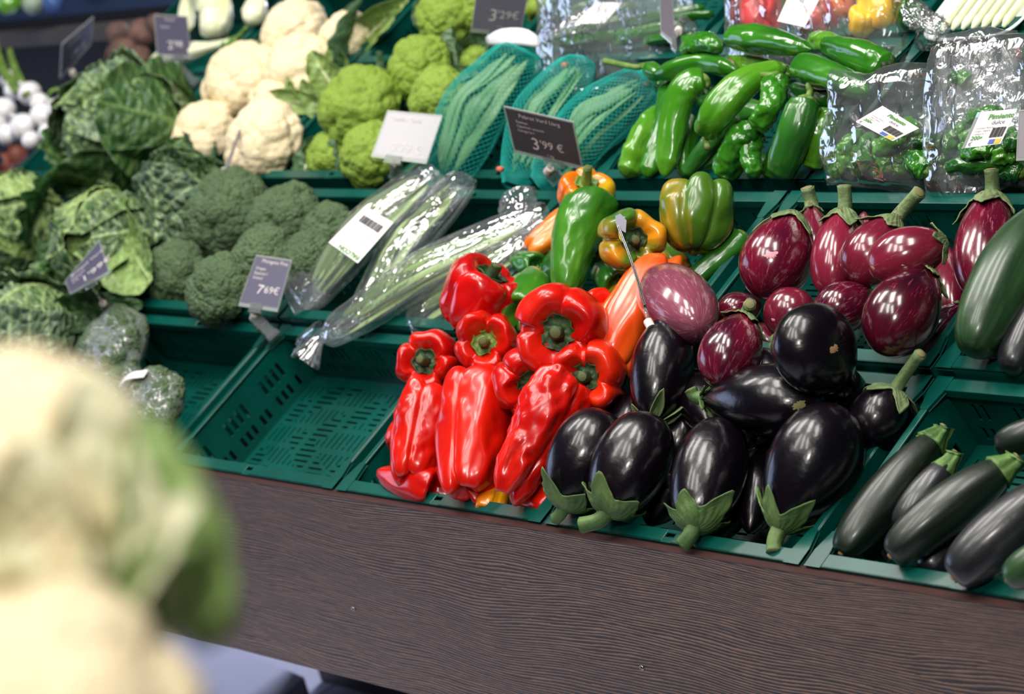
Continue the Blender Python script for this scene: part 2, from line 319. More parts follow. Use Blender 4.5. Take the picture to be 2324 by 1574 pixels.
# ------------------------------------------------------------------ the setting
def plain(name, V, F, mat, **k): return tag(mesh(name, V, F, mat, smooth=False, **k), None, None, kind='structure')
m = newmat('grey_floor_tiles', (190, 190, 206), .3); t = NT(m); tc = t.n('ShaderNodeTexCoord'); br = t.n('ShaderNodeTexBrick'); br.offset = 0
br.inputs['Scale'].default_value = 1; br.inputs['Brick Width'].default_value = .6; br.inputs['Row Height'].default_value = .6; br.inputs['Mortar Size'].default_value = .004
br.inputs['Color1'].default_value = srgb(190, 190, 206); br.inputs['Color2'].default_value = srgb(196, 196, 212); br.inputs['Mortar'].default_value = srgb(96, 96, 110)
t.l(tc.outputs['Object'], br.inputs['Vector']); t.color(br.outputs[0]); FLOORM = m
plain('floor', *box((0, 1, -.02), (12, 12, .04)), FLOORM, world=True, at=(0, 1, -.02))
m = newmat('dark_wall_paint', (40, 42, 50), .7); plain('wall_back', *box((0, 3.6, 1.5), (12, .1, 3.04)), m, world=True)
H = .268
upv = np.array([0, st, ct])                                # world up in the display frame
# ------------------------------------------------------------------ crates
def crate(ix, y0, dy, n0=0.0, label='', X=None, mat=None, h=.088, w=.4):
    mat = mat or GREEN; x0 = ix * .4 if X is None else X; g = .009; x0 += g / 2; w -= g; cell = .0031
    root = thing('plastic_crate', label, 'crate', (x0 + w / 2, y0 + dy / 2, n0 - h), 'green produce crates of the display' if mat is GREEN else None)
    tw = .012                                                # wall inset below the rim
    def B(x, y, z, sx, sy, sz): return box((x0 + x, y0 + y, n0 + z), (sx, sy, sz))
    # floor with real slots
    fx0, fy0, fw, fd = tw, tw, w - 2 * tw, dy - 2 * tw
    nx, ny = int(fw / cell), int(fd / cell); V = np.array([[x0 + fx0 + i * fw / nx, y0 + fy0 + j * fd / ny, n0 - h + .001] for i in range(nx + 1) for j in range(ny + 1)]); F = []
    for i in range(nx):
        for j in range(ny):
            u, v = i - nx / 2, j - ny / 2; dia = abs(u) / 1.0 + abs(v) * 1.5; zone = int(dia / 21) % 2; hole = False
            if 3 < i < nx - 4 and 3 < j < ny - 4:
                if zone == 0: hole = (i % 4 == 0) and (j % 12 < 9)
                else: hole = (j % 3 == 0) and (i % 16 < 12)
                if int(dia) % 21 in (0, 1): hole = False
            if not hole: F.append([i * (ny + 1) + j, (i + 1) * (ny + 1) + j, (i + 1) * (ny + 1) + j + 1, i * (ny + 1) + j + 1])
    mesh('floor_panel', V, F, mat, root, smooth=False, solid=.003)
    def wall(a, b, name):                                    # slotted wall between rim points a and b
        a, b = np.array(a), np.array(b); L = np.linalg.norm(b - a); nu = int(L / .006); nv = 14; e = (b - a) / L; V = []; F = []
        for i in range(nu + 1):
            for j in range(nv + 1): V.append([x0 + (a + e * L * i / nu)[0], y0 + (a + e * L * i / nu)[1], n0 - .006 - j * (h - .006) / nv])
        for i in range(nu):
            for j in range(nv):
                k = i % 13; hole = (2 < i < nu - 3) and ((3 <= j <= 6 and k in (0, 2, 4, 6)) or (9 <= j <= 11 and k in (1, 3, 5, 8, 10)))
                if not hole: F.append([i * (nv + 1) + j, i * (nv + 1) + j + 1, (i + 1) * (nv + 1) + j + 1, (i + 1) * (nv + 1) + j])
        mesh(name, V, F, mat, root, smooth=False, solid=.0028)
    wall((tw, tw), (tw, dy - tw), 'side_wall'); wall((w - tw, tw), (w - tw, dy - tw), 'side_wall')
    wall((tw, tw), (w - tw, tw), 'front_wall'); wall((tw, dy - tw), (w - tw, dy - tw), 'back_wall')
    P = []
    for sy, yc in ((1, .0), (-1, dy)):                       # front and back rims: flange, skirt and step, with a gap as the hand notch
        for xa, xb in ((0, w / 2 - .007), (w / 2 + .007, w)):
            P.append(B((xa + xb) / 2, yc + sy * .009, -.0015, xb - xa, .018, .003))
        P.append(B(w / 2, yc + sy * .004, -.0015, .03, .008, .0028)); P.append(B(w / 2, yc + sy * .0155, -.0015, .03, .005, .0028))
        P.append(B(w / 2, yc + sy * .0015, -.011, w, .003, .022)); P.append(B(w / 2, yc + sy * .006, -.0075, w - .05, .008, .003))
        P.append(B(w / 2, yc + sy * .0165, -.006, w - .03, .003, .009))
    for sx, xc in ((1, 0), (-1, w)):                         # side rims: narrow and set in, wide blocks at the corners
        P.append(B(xc + sx * .0105, dy / 2, -.0015, .009, dy - .07, .003)); P.append(B(xc + sx * .0065, dy / 2, -.009, .0025, dy - .06, .016))
        for yc, sy in ((0, 1), (dy, -1)):
            a = [(xc, yc), (xc + sx * .02, yc), (xc + sx * .02, yc + sy * .018), (xc + sx * .015, yc + sy * .045), (xc + sx * .006, yc + sy * .045), (xc, yc + sy * .02)]
            V = np.array([(x0 + x, y0 + y, n0 + z) for z in (.0005, -.004) for x, y in a]); k = 6
            F = [list(range(k)), list(range(k, 2 * k))[::-1]] + [[i, (i + 1) % k, k + (i + 1) % k, k + i] for i in range(k)]; P.append((V, F))
            P.append(B(xc + sx * .002, yc + sy * .012, -h / 2, .004, .02, h)); P.append(B(xc + sx * .012, yc + sy * .002, -h / 2, .02, .004, h))
    V, F = join(P); o = mesh('rim', V, F, mat, root, smooth=False, bevel=.0008)
    return root
R1, R2, R3, R4 = (0.0, .262), (.2655, .262), (.5597, .262), (.8237, .262)
N2, N3, N4 = .011, .0017, .0068
CR = {}
for ix, (y, d), n, lb in (
        (-2, R1, 0, 'green crate in the front row hidden behind the blurred cauliflower'), (-1, R1, 0, 'green crate holding the cling-wrapped broccoli heads, front row'),
        (0, R1, 0, 'empty green slotted crate beside the red peppers'), (1, R1, 0, 'green crate full of red peppers, front row'),
        (2, R1, 0, 'green crate full of black aubergines, front row'), (3, R1, 0, 'green crate of dark courgettes at the lower right'),
        (-2, R2, N2, 'green crate under the savoy cabbages, second row'), (-1, R2, N2, 'green crate of loose broccoli, second row'),
        (0, R2, N2, 'green crate of bagged flat beans, second row'), (1, R2, N2, 'green crate of green and orange peppers, second row'),
        (2, R2, N2, 'green crate of striped aubergines, second row'), (3, R2, N2, 'green crate of big courgettes at the right edge, second row'),
        (-3, R3, N3, 'green crate under the big savoy cabbage, third row'), (-2, R3, N3, 'green crate of white cauliflowers, third row'),
        (-1, R3, N3, 'green crate of lime green cauliflowers, third row'), (0, R3, N3, 'green crate of netted green beans, third row'),
        (1, R3, N3, 'green crate of long green peppers, third row'), (2, R3, N3, 'green crate of bagged small green peppers, third row'),
        (-3, R4, N4, 'green crate of fennel and beetroot, top row'), (-2, R4, N4, 'green crate of white cauliflowers, top row'),
        (-1, R4, N4, 'green crate of lime green cauliflowers, top row'), (0, R4, N4, 'green crate of bagged greens, top row'),
        (1, R4, N4, 'green crate of bagged red and yellow peppers, top row'), (2, R4, N4, 'green crate with the white tray of spring onions, top row')):
    CR[(ix, y)] = crate(ix, y, d, n, lb)
# display body: fascia board, deck, legs
sb = thing('display_stand', 'dark wenge wood display stand with a broad front board', 'display stand', (.2, .2, -.4))
c0 = np.array([.2, -.002, -.004]) - upv * H / 2; ez = upv; ey = np.cross(ez, (1, 0, 0))
V, F = box(c0, (3.4, .02, H), (1, 0, 0), ey, ez); fb = mesh('front_board', V, F, WOOD, sb, smooth=False, bevel=.001)
V, F = box(c0 + upv * (H / 2 + .0005), (3.4, .0205, .0014), (1, 0, 0), ey, ez); mesh('edge_band', V, F, EDGE, sb, smooth=False)
V, F = box((.2, .57, -.0995), (3.3, 1.08, .02)); mesh('deck', V, F, DARK, sb, smooth=False)
for X in (-1.45, 1.85):
    for y in (.05, 1.0):
        top = np.array([X, y, -.12]); hgt = W(top)[2]; V, F = box(top - upv * hgt / 2, (.08, .06, hgt), (1, 0, 0), ey, ez); mesh('leg', V, F, DARK, sb, smooth=False)
V, F = box((.66, .80, .28), (2.6, .62, .56)); tag(mesh('base_cabinet', V, F, DARK, smooth=False, world=True), 'dark base cabinet standing on the floor under the display', 'cabinet')
def on_board(px, py):
    a = c0 - ey * .01; nrm = -ey if (ey @ (CC - c0)) < 0 else ey; a = c0 + nrm * .0101; d = ray(px, py); return CC + d * (((a - CC) @ nrm) / (d @ nrm)), nrm
for (px, py), lb in (((802, 1381), 'round-headed screw in the front board, left one'), ((1457, 1515), 'round-headed screw in the front board, right one')):
    p, nrm = on_board(px, py); V, F, rc = loft([p - nrm * .002, p + nrm * .0006, p + nrm * .0016, p + nrm * .002], [.0036, .0036, .003, .0008], 16)
    a = unit(np.cross(nrm, (1, 0, .3))); V2, F2 = box(p + nrm * .0019, (.0044, .0008, .0008), a, np.cross(nrm, a), nrm)
    V, F = join([(V, F), (V2, F2)]); mesh('screw', V, F, STEEL, sb)
# ------------------------------------------------------------------ fruit builders
def rng(seed): return np.random.default_rng(seed)
UPN = (0, 0, 1)
def prof(t, p, q): return np.maximum(np.sin(PI * np.clip(t, 0, 1) ** p), 0) ** q
def end_dense(n, a=1.0): u = np.linspace(0, 1, n); return (1 - np.cos(PI * u)) / 2 * a + u * (1 - a)
def towards(P): return unit(CC - P)
def stem_tube(root, base, dirs, r0, r1, mat, name='stem', cut=CUT, wob=.08, seed=0):
    path = spline(np.array(dirs), 12); k = rng(seed).uniform(0, 6)
    V, F, rc = loft(path, np.linspace(r0, r1, 12) * (1 + .18 * np.linspace(0, 1, 12) ** 6), 14, lambda ph, t: 1 + wob * np.cos(5 * ph + k))
    s = mesh(name, V, F, mat, root, attrs={'rc': rc})
    e = path[-1]; d = unit(path[-1] - path[-2]); V, F, rc = loft([e, e + d * .0008], [r1 * .95, r1 * .8], 14); mesh('cut_end', V, F, cut, s)
    return s
def calyx(root, fpos, frad, L0, L1, mat, lobes=5, seed=0, lift=.006, r_in=.3):
    """a pointed green cap that follows the body; fpos(t) centre line, frad(t) body radius"""
    r = rng(seed); na, nv = 90, 14; k0 = r.uniform(0, 6); am = r.uniform(.7, 1.7, lobes); V = []
    ph = np.arange(na) * 2 * PI / na
    fr = ((ph + k0) / (2 * PI) * lobes) % 1; idx = (((ph + k0) / (2 * PI) * lobes) % lobes).astype(int)
    tri = (1 - np.abs(fr * 2 - 1)) ** 1.5 * am[idx] + .06 * vnoise(np.stack([np.cos(ph), np.sin(ph), ph * 0], -1), 6, seed)
    for j in range(nv + 1):
        v = j / nv; t = v * (L0 + L1 * tri) - .012 * (1 - v)
        c, T, N, B = fpos(t); R = np.maximum(frad(np.maximum(t, .0)), .0) * 1.0 + .0016 + lift * (np.clip(v - .55, 0, 1) ** 2) * tri * 3 * (1 + .5 * np.sin(3 * ph + seed)) + .0007 * np.sin(ph * 23 + v * 9) + .0016 * v * vnoise(np.stack([np.cos(ph), np.sin(ph), ph * 0 + v], -1), 7, seed)
        R = np.where(v < .12, R * (.45 + .55 * v / .12), R)
        V.append(c + (N * np.cos(ph)[:, None] + B * np.sin(ph)[:, None]) * R[:, None])
    V = np.concatenate(V); rc = np.stack([np.tile(np.cos(ph) * .02, nv + 1), np.tile(np.sin(ph) * .02, nv + 1), np.repeat(np.arange(nv + 1) / nv * .05, na)], -1)
    return mesh('calyx', V, [f[::-1] for f in grid_faces(nv + 1, na, True)], mat, root, attrs={'rc': rc}, solid=.0012)
def body_frame(path):
    T, N, B = frames(path); n = len(path)
    def f(t):
        x = np.clip(np.asarray(t) * (n - 1), 0, n - 1); i = np.minimum(x.astype(int), n - 2); u = (x - i)[:, None]
        c = path[i] * (1 - u) + path[i + 1] * u; c = c + T[i] * (np.minimum(np.asarray(t), 0) * np.linalg.norm(path[-1] - path[0]))[:, None]; return c, T[i], N[i], B[i]
    return f
def aubergine(label, A, B, rpx, mat, group, name='aubergine', p=1.3, q=.48, bend=(0, 0, 0), stem=None, cal=(.1, .17), cmat=None, seed=0, scar=None, lobes=5, cat='aubergine', sr=.0062, star=False, lift=.006, nocal=False, flat=(1, 1), dent=.02):
    a = pt(A); b = pt(B, a); mid = (a + b) / 2 + np.array(bend) * np.linalg.norm(b - a); R = rm(rpx, mid); cmat = cmat or CALYX
    root = thing(name, label, cat, (a + b) / 2, group)
    line = spline([a, mid, b], 200); ts = end_dense(60, .85); path = np.stack([np.interp(ts, np.linspace(0, 1, 200), line[:, k]) for k in range(3)], 1)
    k = rng(seed).uniform(0, 6, 3)
    mod = lambda ph, t: 1 + dent * np.cos(3 * ph + k[0]) * t * 1.2 + dent * .8 * np.cos(2 * ph + k[1] + 2 * t) + .006 * np.cos(7 * ph + k[2] + 4 * t)
    rad = R * prof(ts, p, q); V, F, rc = loft(path, np.maximum(rad, R * .01), 48, mod, flat=flat)
    body = mesh('body', V, F, mat, root, attrs={'rc': rc})
    T, N, Bn = frames(line)
    if not nocal:
        fp = body_frame(line); fr = lambda t: R * prof(np.maximum(t, .004), p, q) * 1.03
        calyx(root, fp, fr, cal[0], cal[1], cmat, lobes, seed, lift)
        if stem is not None:
            s1 = pt(stem, a) if len(stem) == 3 else a - T[0] * stem[0]
            d0 = a + T[0] * R * .18; stem_tube(root, a, [d0, a + (a - d0) * .8 * .6 + (s1 - a) * .25, s1], sr * 1.25, sr, cmat, seed=seed)
    if scar is not None:                                   # (pixel x, y, size px, material): a mark on the skin where the view ray meets the body
        ctr = ray_hit(body, scar[0], scar[1])
        if ctr is not None:
            c, nrm = ctr; s = rm(scar[2], c); u = unit(np.cross(nrm, (.3, .2, 1))); v = np.cross(nrm, u); r = rng(seed + 5); n = 26; P = [c + nrm * .0009]
            for i in range(n): an = 2 * PI * i / n; rr = s * (1 + .35 * r.uniform(-1, 1)) * (.7 + .3 * abs(math.cos(an))); P.append(c + (u * math.cos(an) + v * math.sin(an) * .7) * rr + nrm * (.0004 - rr * rr / (2 * R)))
            mesh('blossom_end', P, [[0, 1 + i, 1 + (i + 1) % n] for i in range(n)], scar[3], root)
    return root
def ray_hit(o, px, py):
    me = o.data; org = wloc(o); d = RW @ ray(px, py); d = d / np.linalg.norm(d)
    from mathutils.bvhtree import BVHTree
    bv = BVHTree.FromPolygons([v.co.copy() for v in me.vertices], [tuple(p.vertices) for p in me.polygons])
    loc, nrm, i, dist = bv.ray_cast(Vector(W(CC) - org), Vector(d))
    if loc is None: return None
    inv = lambda v: RW.T @ np.array(v)
    return inv(np.array(loc) + org - np.array([0, 0, Z0])), (lambda n: n if n @ (CC - inv(np.array(loc) + org - np.array([0, 0, Z0]))) > 0 else -n)(inv(nrm))
def courgette(label, A, B, rpx, mat, group, bend=(0, 0, 0), seed=0, stub=True, tip=True, sr=1):
    a = pt(A); b = pt(B, a); mid = (a + b) / 2 + np.array(bend) * np.linalg.norm(b - a); R = rm(rpx, mid)
    root = thing('courgette', label, 'courgette', (a + b) / 2, group)
    line = spline([a, mid, b], 160); ts = end_dense(70, .9); path = np.stack([np.interp(ts, np.linspace(0, 1, 160), line[:, k]) for k in range(3)], 1)
    k = rng(seed).uniform(0, 6); rad = R * np.maximum(prof(ts, 1.0, .26), .02) * (.84 + .16 * ts ** .7)
    V, F, rc = loft(path, rad, 40, lambda ph, t: 1 + .018 * np.cos(6 * ph + k) + .012 * np.cos(2 * ph + 3 * t + k)); mesh('body', V, F, mat, root, attrs={'rc': rc})
    T, N, Bn = frames(line)
    if stub:
        P = [a + T[0] * .010, a - T[0] * .003, a - T[0] * .010, a - T[0] * .0135 + N[0] * .002]
        V, F, rc = loft(spline(P, 14), R * np.interp(np.linspace(0, 1, 14), [0, .35, .8, 1], [.7, .42, .36, .42]) * sr, 40, lambda ph, t: 1 + .16 * np.cos(5 * ph + k) * (.3 + t) + .05 * np.cos(11 * ph))
        s = mesh('stem', V, F, ZST, root, attrs={'rc': rc}); V, F, rc = loft([P[3] - T[0] * .0002, P[3] - T[0] * .0012], [R * .2, R * .14], 12); mesh('cut_end', V, F, CUT, s)
    if tip:
        e = b - T[-1] * .0004; V, F, rc = loft([e - T[-1] * .002, e + T[-1] * .0015, e + T[-1] * .0022], [R * .16, R * .12, R * .03], 10, lambda ph, t: 1 + .2 * np.cos(4 * ph)); mesh('blossom_end', V, F, SCAR, root)
    return root
PROF_BELL = [(.0, .87), (.16, .865), (.30, .885), (.48, .955), (.66, 1.0), (.83, .985), (.95, .90), (1.0, .76), (.98, .58), (.92, .40), (.83, .24), (.68, .11), (.48, .03), (.26, .02), (.1, .06), (.0, .07)]
PROF_LONG = [(.0, .88), (.16, .875), (.3, .90), (.5, .965), (.7, 1.0), (.88, .975), (.98, .89), (1.0, .77), (.95, .6), (.87, .44), (.79, .28), (.70, .14), (.55, .05), (.36, .01), (.14, .05), (.0, .08)]
def bell(label, A, B, rpx, mat, group, lobes=4, amp=.2, long=False, stem=True, seed=0, twist=0., bend=(0, 0, 0), smat=None, slen=.019, name='bell_pepper', taper=None, sag=.1, wr=.0, rot=None, tiplobe=.12, speck=False, sdir=None):
    a = pt(A); b = pt(B, a); L = np.linalg.norm(b - a); mid = (a + b) / 2; R = rm(rpx, mid); r = rng(seed)
    root = thing(name, label, 'pepper', mid, group); P = np.array(PROF_LONG if long else PROF_BELL, float)
    q = spline(P, 84); rho = np.maximum(q[:, 0], .004); z = q[:, 1]; s = np.linspace(0, 1, 84)
    nphi = 96; ph = np.arange(nphi) * 2 * PI / nphi; amp = amp * .85; k0 = r.uniform(0, 6) if rot is None else rot
    bd = np.sort((np.arange(lobes) + r.uniform(-.27, .27, lobes)) * 2 * PI / lobes); la = r.uniform(.55, 1.3, lobes)     # uneven lobes
    pp = (ph[None] + k0 + twist * (1 - z[:, None])) % (2 * PI); i = (np.searchsorted(bd, pp) - 1) % lobes
    lo = bd[i]; hi = bd[(i + 1) % lobes]; hi = np.where(hi <= lo, hi + 2 * PI, hi); x = np.where(pp < lo, pp + 2 * PI, pp); x = (x - lo) / (hi - lo)
    lob = np.sqrt(np.maximum(1 - (2 * x - 1) ** 2, 0)) ** .8; A_ = la[i]
    side = np.exp(-((z - .62) / .5) ** 2)[:, None]; near = np.clip(s * 6, 0, 1)[:, None]
    rad = R * rho[:, None] * (1 - amp * near * (1 - lob) * (1.0 + .9 * (1 - side)) + amp * .35 * (A_ - 1) * lob)
    top = np.exp(-((s - .30) / .11) ** 2)[:, None]; bot = np.exp(-((s - .86) / .12) ** 2)[:, None]
    zz = z[:, None] + .07 * np.clip(rho, 0, 1)[:, None] * vnoise(np.stack([np.cos(ph), np.sin(ph), 0 * ph], -1), 1.1, seed + 8)[None] + (.12 if not long else .07) * top * (lob * A_ - .6) - tiplobe * bot * (lob * A_ - .45)
    rad = rad * (1 + .11 * vnoise(np.stack([np.cos(ph)[None] * 1.3 + 0 * zz, np.sin(ph)[None] * 1.3 + 0 * zz, zz * 2.2], -1), 1.6, seed))
    if wr: rad = rad * (1 + wr * vnoise(np.stack([np.cos(ph)[None] * 2 + 0 * zz, np.sin(ph)[None] * 2 + 0 * zz, zz * 6], -1), 2.2, seed + 3))
    zc = 1 - zz; tp = np.interp(z, [0, 1], [taper, 1])[:, None] if taper else 1.0; rad = rad * tp
    ax_ = unit(b - a); n0 = np.array(UPN) - ax_ * ax_[2]; n0 = unit(n0) if np.linalg.norm(n0) > .1 else unit(np.cross(ax_, (1, 0, 0))); b0 = np.cross(ax_, n0)
    ctr = a + (ax_ * L) * 1.0 * 0
    base = a - ax_ * L * (1 - .80) * 0
    bv = np.array(bend) * L; C = a[None, None] + (ax_ * L)[None, None] * (zc[..., None] - .16 * 1) + bv * (4 * zc * (1 - zc))[..., None]
    V = C + n0 * (rad * np.cos(ph))[..., None] + b0 * (rad * np.sin(ph))[..., None]
    rc = np.stack([np.cos(ph)[None] * R + 0 * zz, np.sin(ph)[None] * R + 0 * zz, zz * L], -1).reshape(-1, 3)
    body = mesh('body', V.reshape(-1, 3), [f for f in grid_faces(84, nphi, True)], mat, root, attrs={'rc': rc})
    if stem:
        zs = 1 - P[0][1] - .16; o = a + ax_ * L * zs + bv * 4 * (1 - P[0][1]) * P[0][1]; na = 36; ph2 = np.arange(na) * 2 * PI / na; rr = R * .34; n_l = 6; V = []
        for j, (v, h) in enumerate(((.2, .004), (.5, .003), (.8, .0025), (1.0, .004), (1.12, .007))):
            w = 1 + (.09 * np.cos(n_l * ph2 + seed) + .05 * np.cos(4 * ph2 + 2 * seed) + .03 * np.cos(17 * ph2)) * v
            V.append(o - ax_ * (h + .0008 * np.sin(9 * ph2 + j)[:, None]) + (n0 * np.cos(ph2)[:, None] + b0 * np.sin(ph2)[:, None]) * (rr * v * w)[:, None])
        V = np.concatenate(V); rc = np.stack([V[:, 0], V[:, 1], V[:, 2]], -1); mesh('calyx', V, grid_faces(5, na, True), smat or PSTEM, root, attrs={'rc': rc}, solid=.0012)
        sd = -ax_ if sdir is None else unit(-ax_ + np.array(sdir)); stem_tube(root, o, [o + ax_ * .001, o - ax_ * slen * .45, o - ax_ * slen * .5 + sd * slen * .5], R * .16 + .0012, R * .115 + .0008, smat or PSTEM, cut=CUTD, seed=seed, wob=.12)
    return root
def longpep(label, pts, rpx, mat, group, seed=0, radii=None, stem=None, wr=.07, name='long_pepper', lob=.07, cal=True, flat=(1, 1), smat=None, cup=False):
    P = [pt(pts[0])];
    for s in pts[1:]: P.append(pt(s, P[0]))
    R = rm(rpx, P[len(P) // 2]); line = spline(P, 160); ts = end_dense(64, .8); path = np.stack([np.interp(ts, np.linspace(0, 1, 160), line[:, k]) for k in range(3)], 1)
    root = thing(name, label, 'pepper', P[len(P) // 2], group); k = rng(seed).uniform(0, 6, 4)
    rr = np.interp(ts, np.linspace(0, 1, len(radii)), radii) if radii is not None else (.62 + .38 * np.cos(np.clip(ts - .25, 0, 1) * 1.9))
    capr = np.minimum(1, (np.clip(ts / .07, 0, 1)) ** .5) * np.minimum(1, (np.clip((1 - ts) / .08, 0, 1)) ** .5)
    def mod(ph, t):
        m = 1 - lob * (1 - np.abs(np.cos(1.5 * (ph + k[0] + .6 * t)))) * 2.2 + .04 * np.cos(2 * ph + k[1] + 3 * t)
        q = np.stack([np.cos(ph) * 1.2 + 0 * t, np.sin(ph) * 1.2 + 0 * t, t * 7 + 0 * ph], -1); return m * (1 + wr * vnoise(q, 1.5, seed) + wr * .4 * vnoise(q, 4, seed + 1))
    V, F, rc = loft(path, np.maximum(R * rr * capr, R * .02), 40, mod, flat=flat); mesh('body', V, F, mat, root, attrs={'rc': rc})
    T, N, B = frames(line); sm = smat or LSTEM
    if cal:
        r0 = R * rr[3]; V, F, rc = loft([line[0] + T[0] * .004, line[0] + T[0] * .0008, line[0] - T[0] * .002, line[0] - T[0] * .0035], [r0 * .62, r0 * .6, r0 * .4, .003], 30, lambda ph, t: 1 + .14 * np.cos(6 * ph + k[2]) * (1 - t)); mesh('calyx', V, F, sm, root, attrs={'rc': rc})
        if stem is not None:
            Q = [line[0] + T[0] * .001, line[0] - T[0] * .009] + [pt(s, P[0]) for s in stem]; stem_tube(root, line[0], Q, .0042, .0036, sm, seed=seed)
    return root
# nodular heads -----------------------------------------------------
def fib(n, seed=0, hemi=-1.0):
    i = np.arange(n) + .5; z = 1 - i / n * (1 - hemi); th = i * 2.399963 + seed; r = np.sqrt(np.maximum(1 - z * z, 0)); return np.stack([r * np.cos(th), r * np.sin(th), z], -1)
def ccmap(n):                                                # cube sphere, evenly sized faces
    V, F = [], []; g = np.tan(np.linspace(-PI / 4, PI / 4, n + 1)); a, b = np.meshgrid(g, g, indexing='ij'); o = np.ones_like(a); off = 0
    for X in ((a, b, o), (b, a, -o), (o, a, b), (-o, b, a), (b, o, a), (a, -o, b)):
        p = np.stack(X, -1).reshape(-1, 3); V.append(p / np.linalg.norm(p, axis=1)[:, None]); F += grid_faces(n + 1, n + 1, False, off); off += (n + 1) ** 2
    return np.vstack(V), F
def bumps(D, n, seed, jit, hemi=-.75):
    S = fib(n, seed, hemi) + rng(seed).normal(0, jit, (n, 3)); S /= np.linalg.norm(S, axis=1)[:, None]; h = rng(seed + 1).uniform(.75, 1.15, n)
    c = D @ S.T; i = c.argmax(1); d = np.sqrt(np.maximum(2 - 2 * c[np.arange(len(D)), i], 0)); sp = math.sqrt(4 * PI / n * (1 - hemi) / 2) * .62
    return np.sqrt(np.maximum(1 - (d / (sp * 1.25)) ** 2, 0)) * h[i], i
def head_pts(ctr, R, axis, sq, n1, n2, a1, a2, seed, res, n3=0, a3=0):
    D, F = ccmap(res); b1, i1 = bumps(D, n1, seed, .09); b2, _ = bumps(D, n2, seed + 7, .035)
    r = 1 + a1 * (b1 - .6) + a2 * (b2 - .6) + .05 * vnoise(D, 2.2, seed)
    if n3: b3, _ = bumps(D, n3, seed + 9, .02); r = r + a3 * (b3 - .6)
    low = np.clip((-D[:, 2] - .25) / .75, 0, 1); r = r * (1 - .35 * low)
    V = D * r[:, None] * np.array([1, 1, sq]) * R; ax_ = unit(axis); x = unit(np.cross(ax_, (.2, 1, .1))); y = np.cross(ax_, x)
    return ctr + V[:, :1] * x + V[:, 1:2] * y + V[:, 2:] * ax_, F, b1
def floret_head(label, C, rpx, kind, group, seed=0, axis=(.1, -.25, 1), sq=.8, stalk=False, name=None, res=34, extra=None, dpx=None, st=True):
    c = pt(C) if dpx is None else Pd(C[0], C[1], dpx); R = rm(rpx, c) / .95
    nm, cat, mat, n1, n2, a1, a2, n3, a3 = {'caul': ('cauliflower', 'cauliflower', CAUL, 20, 240, .22, .075, 0, 0), 'gcaul': ('green_cauliflower', 'cauliflower', GCAUL, 34, 330, .22, .085, 0, 0), 'broc': ('broccoli', 'broccoli', BROC, 22, 200, .26, .10, 1300, .045)}[kind]
    root = thing(name or nm, label, cat, c, group); c2 = c - unit(axis) * R * .15
    V, F, b = head_pts(c2, R, axis, sq, n1, n2, a1, a2, seed, res + (16 if kind == 'broc' else 0), n3, a3); mesh('curd' if 'caul' in kind else 'florets', V, F, mat, root, attrs={'dep': b})
    a = unit(axis)
    if not st: return root, c2, R
    V, F, rc = loft([c2 - a * R * .3, c2 - a * R * .7, c2 - a * R * 1.0], [R * .5, R * .35, R * .3], 20, lambda ph, t: 1 + .08 * np.cos(5 * ph)); mesh('stalk', V, F, BSTALK, root, attrs={'rc': rc})
    return root, c2, R
# leaves -------------------------------------------------------------
def leafmesh(name, base, tip, nrm, width, mat, parent, seed=0, cup=.25, bendk=.2, ruf=.06, crk=.004, nu=56, nv=46, rib=.022, ribmat=None, shape=.75, k=1.0, nveins=6, solid=.0007, fold=0.):
    """leaf from base to tip; nrm = its upper side; width in m; returns mesh"""
    base, tip = np.asarray(base, float), np.asarray(tip, float); L = np.linalg.norm(tip - base); T = unit(tip - base); Nn = unit(np.array(nrm) - T * (np.array(nrm) @ T)); S = np.cross(Nn, T)
    t = np.linspace(0, 1, nu)[:, None]; s = np.linspace(-1, 1, nv)[None]
    w = (width / 2) * (np.sin(PI * np.clip(t * .93 + .035, 0, 1) ** shape) ** .6) * (1 + .04 * np.sin(17 * t + seed))
    e = np.abs(s) ** 2.2
    q = np.stack([s * w / .03 + 0 * t, t * L / .03 + 0 * s, 0 * s * t + seed], -1)
    up = cup * w * (s ** 2) * 1.6 + bendk * L * (-(t - .0) ** 2) + ruf * width * e * (vnoise(q, .55, seed) * 1.2 + np.sin(t * 22 + s * 1.5 + seed) * .35)
    vm = np.abs(s) * w; y = t * L - np.abs(s) * w * k                       # side veins leave the midrib at an angle
    per = L / nveins; dist = np.abs(((y / per + (s > 0) * .45) % 1) - .5) * per * .8
    vein = np.clip(1.2 - vm / (rib * width * .7 * (1.25 - t)), 0, 1) + np.clip(1.15 - dist / (rib * width * .34 * (1.4 - np.abs(s))), 0, 1) * (np.abs(s) < .93); vein = np.clip(vein, 0, 1)
    up = up + crk * (vnoise(q, 2.6, seed + 1) + .5 * vnoise(q, 5, seed + 2)) * (1 - vein) + vein * crk * .6
    side = s * w * (1 - .25 * cup * e) + fold * t * L
    V = base + T * (t * L * (1 - .12 * bendk))[..., None] + S * side[..., None] + Nn * up[..., None]
    rc = np.stack([s * w + 0 * t, t * L + 0 * s, 0 * s * t + seed * .1], -1).reshape(-1, 3)
    o = mesh(name, V.reshape(-1, 3), grid_faces(nu, nv), mat, parent, attrs={'rc': rc, 'vein': np.broadcast_to(vein, (nu, nv)).reshape(-1)}, solid=solid)
    if ribmat:
        mi = nv // 2; Vg = V[:, mi]; kk = int(nu * .8); V2, F2, rc2 = loft(Vg[:kk] - Nn * .001, np.linspace(width * .075, width * .015, kk), 10); mesh('leaf_rib', V2, F2, ribmat, o, attrs={'rc': rc2})
    return o
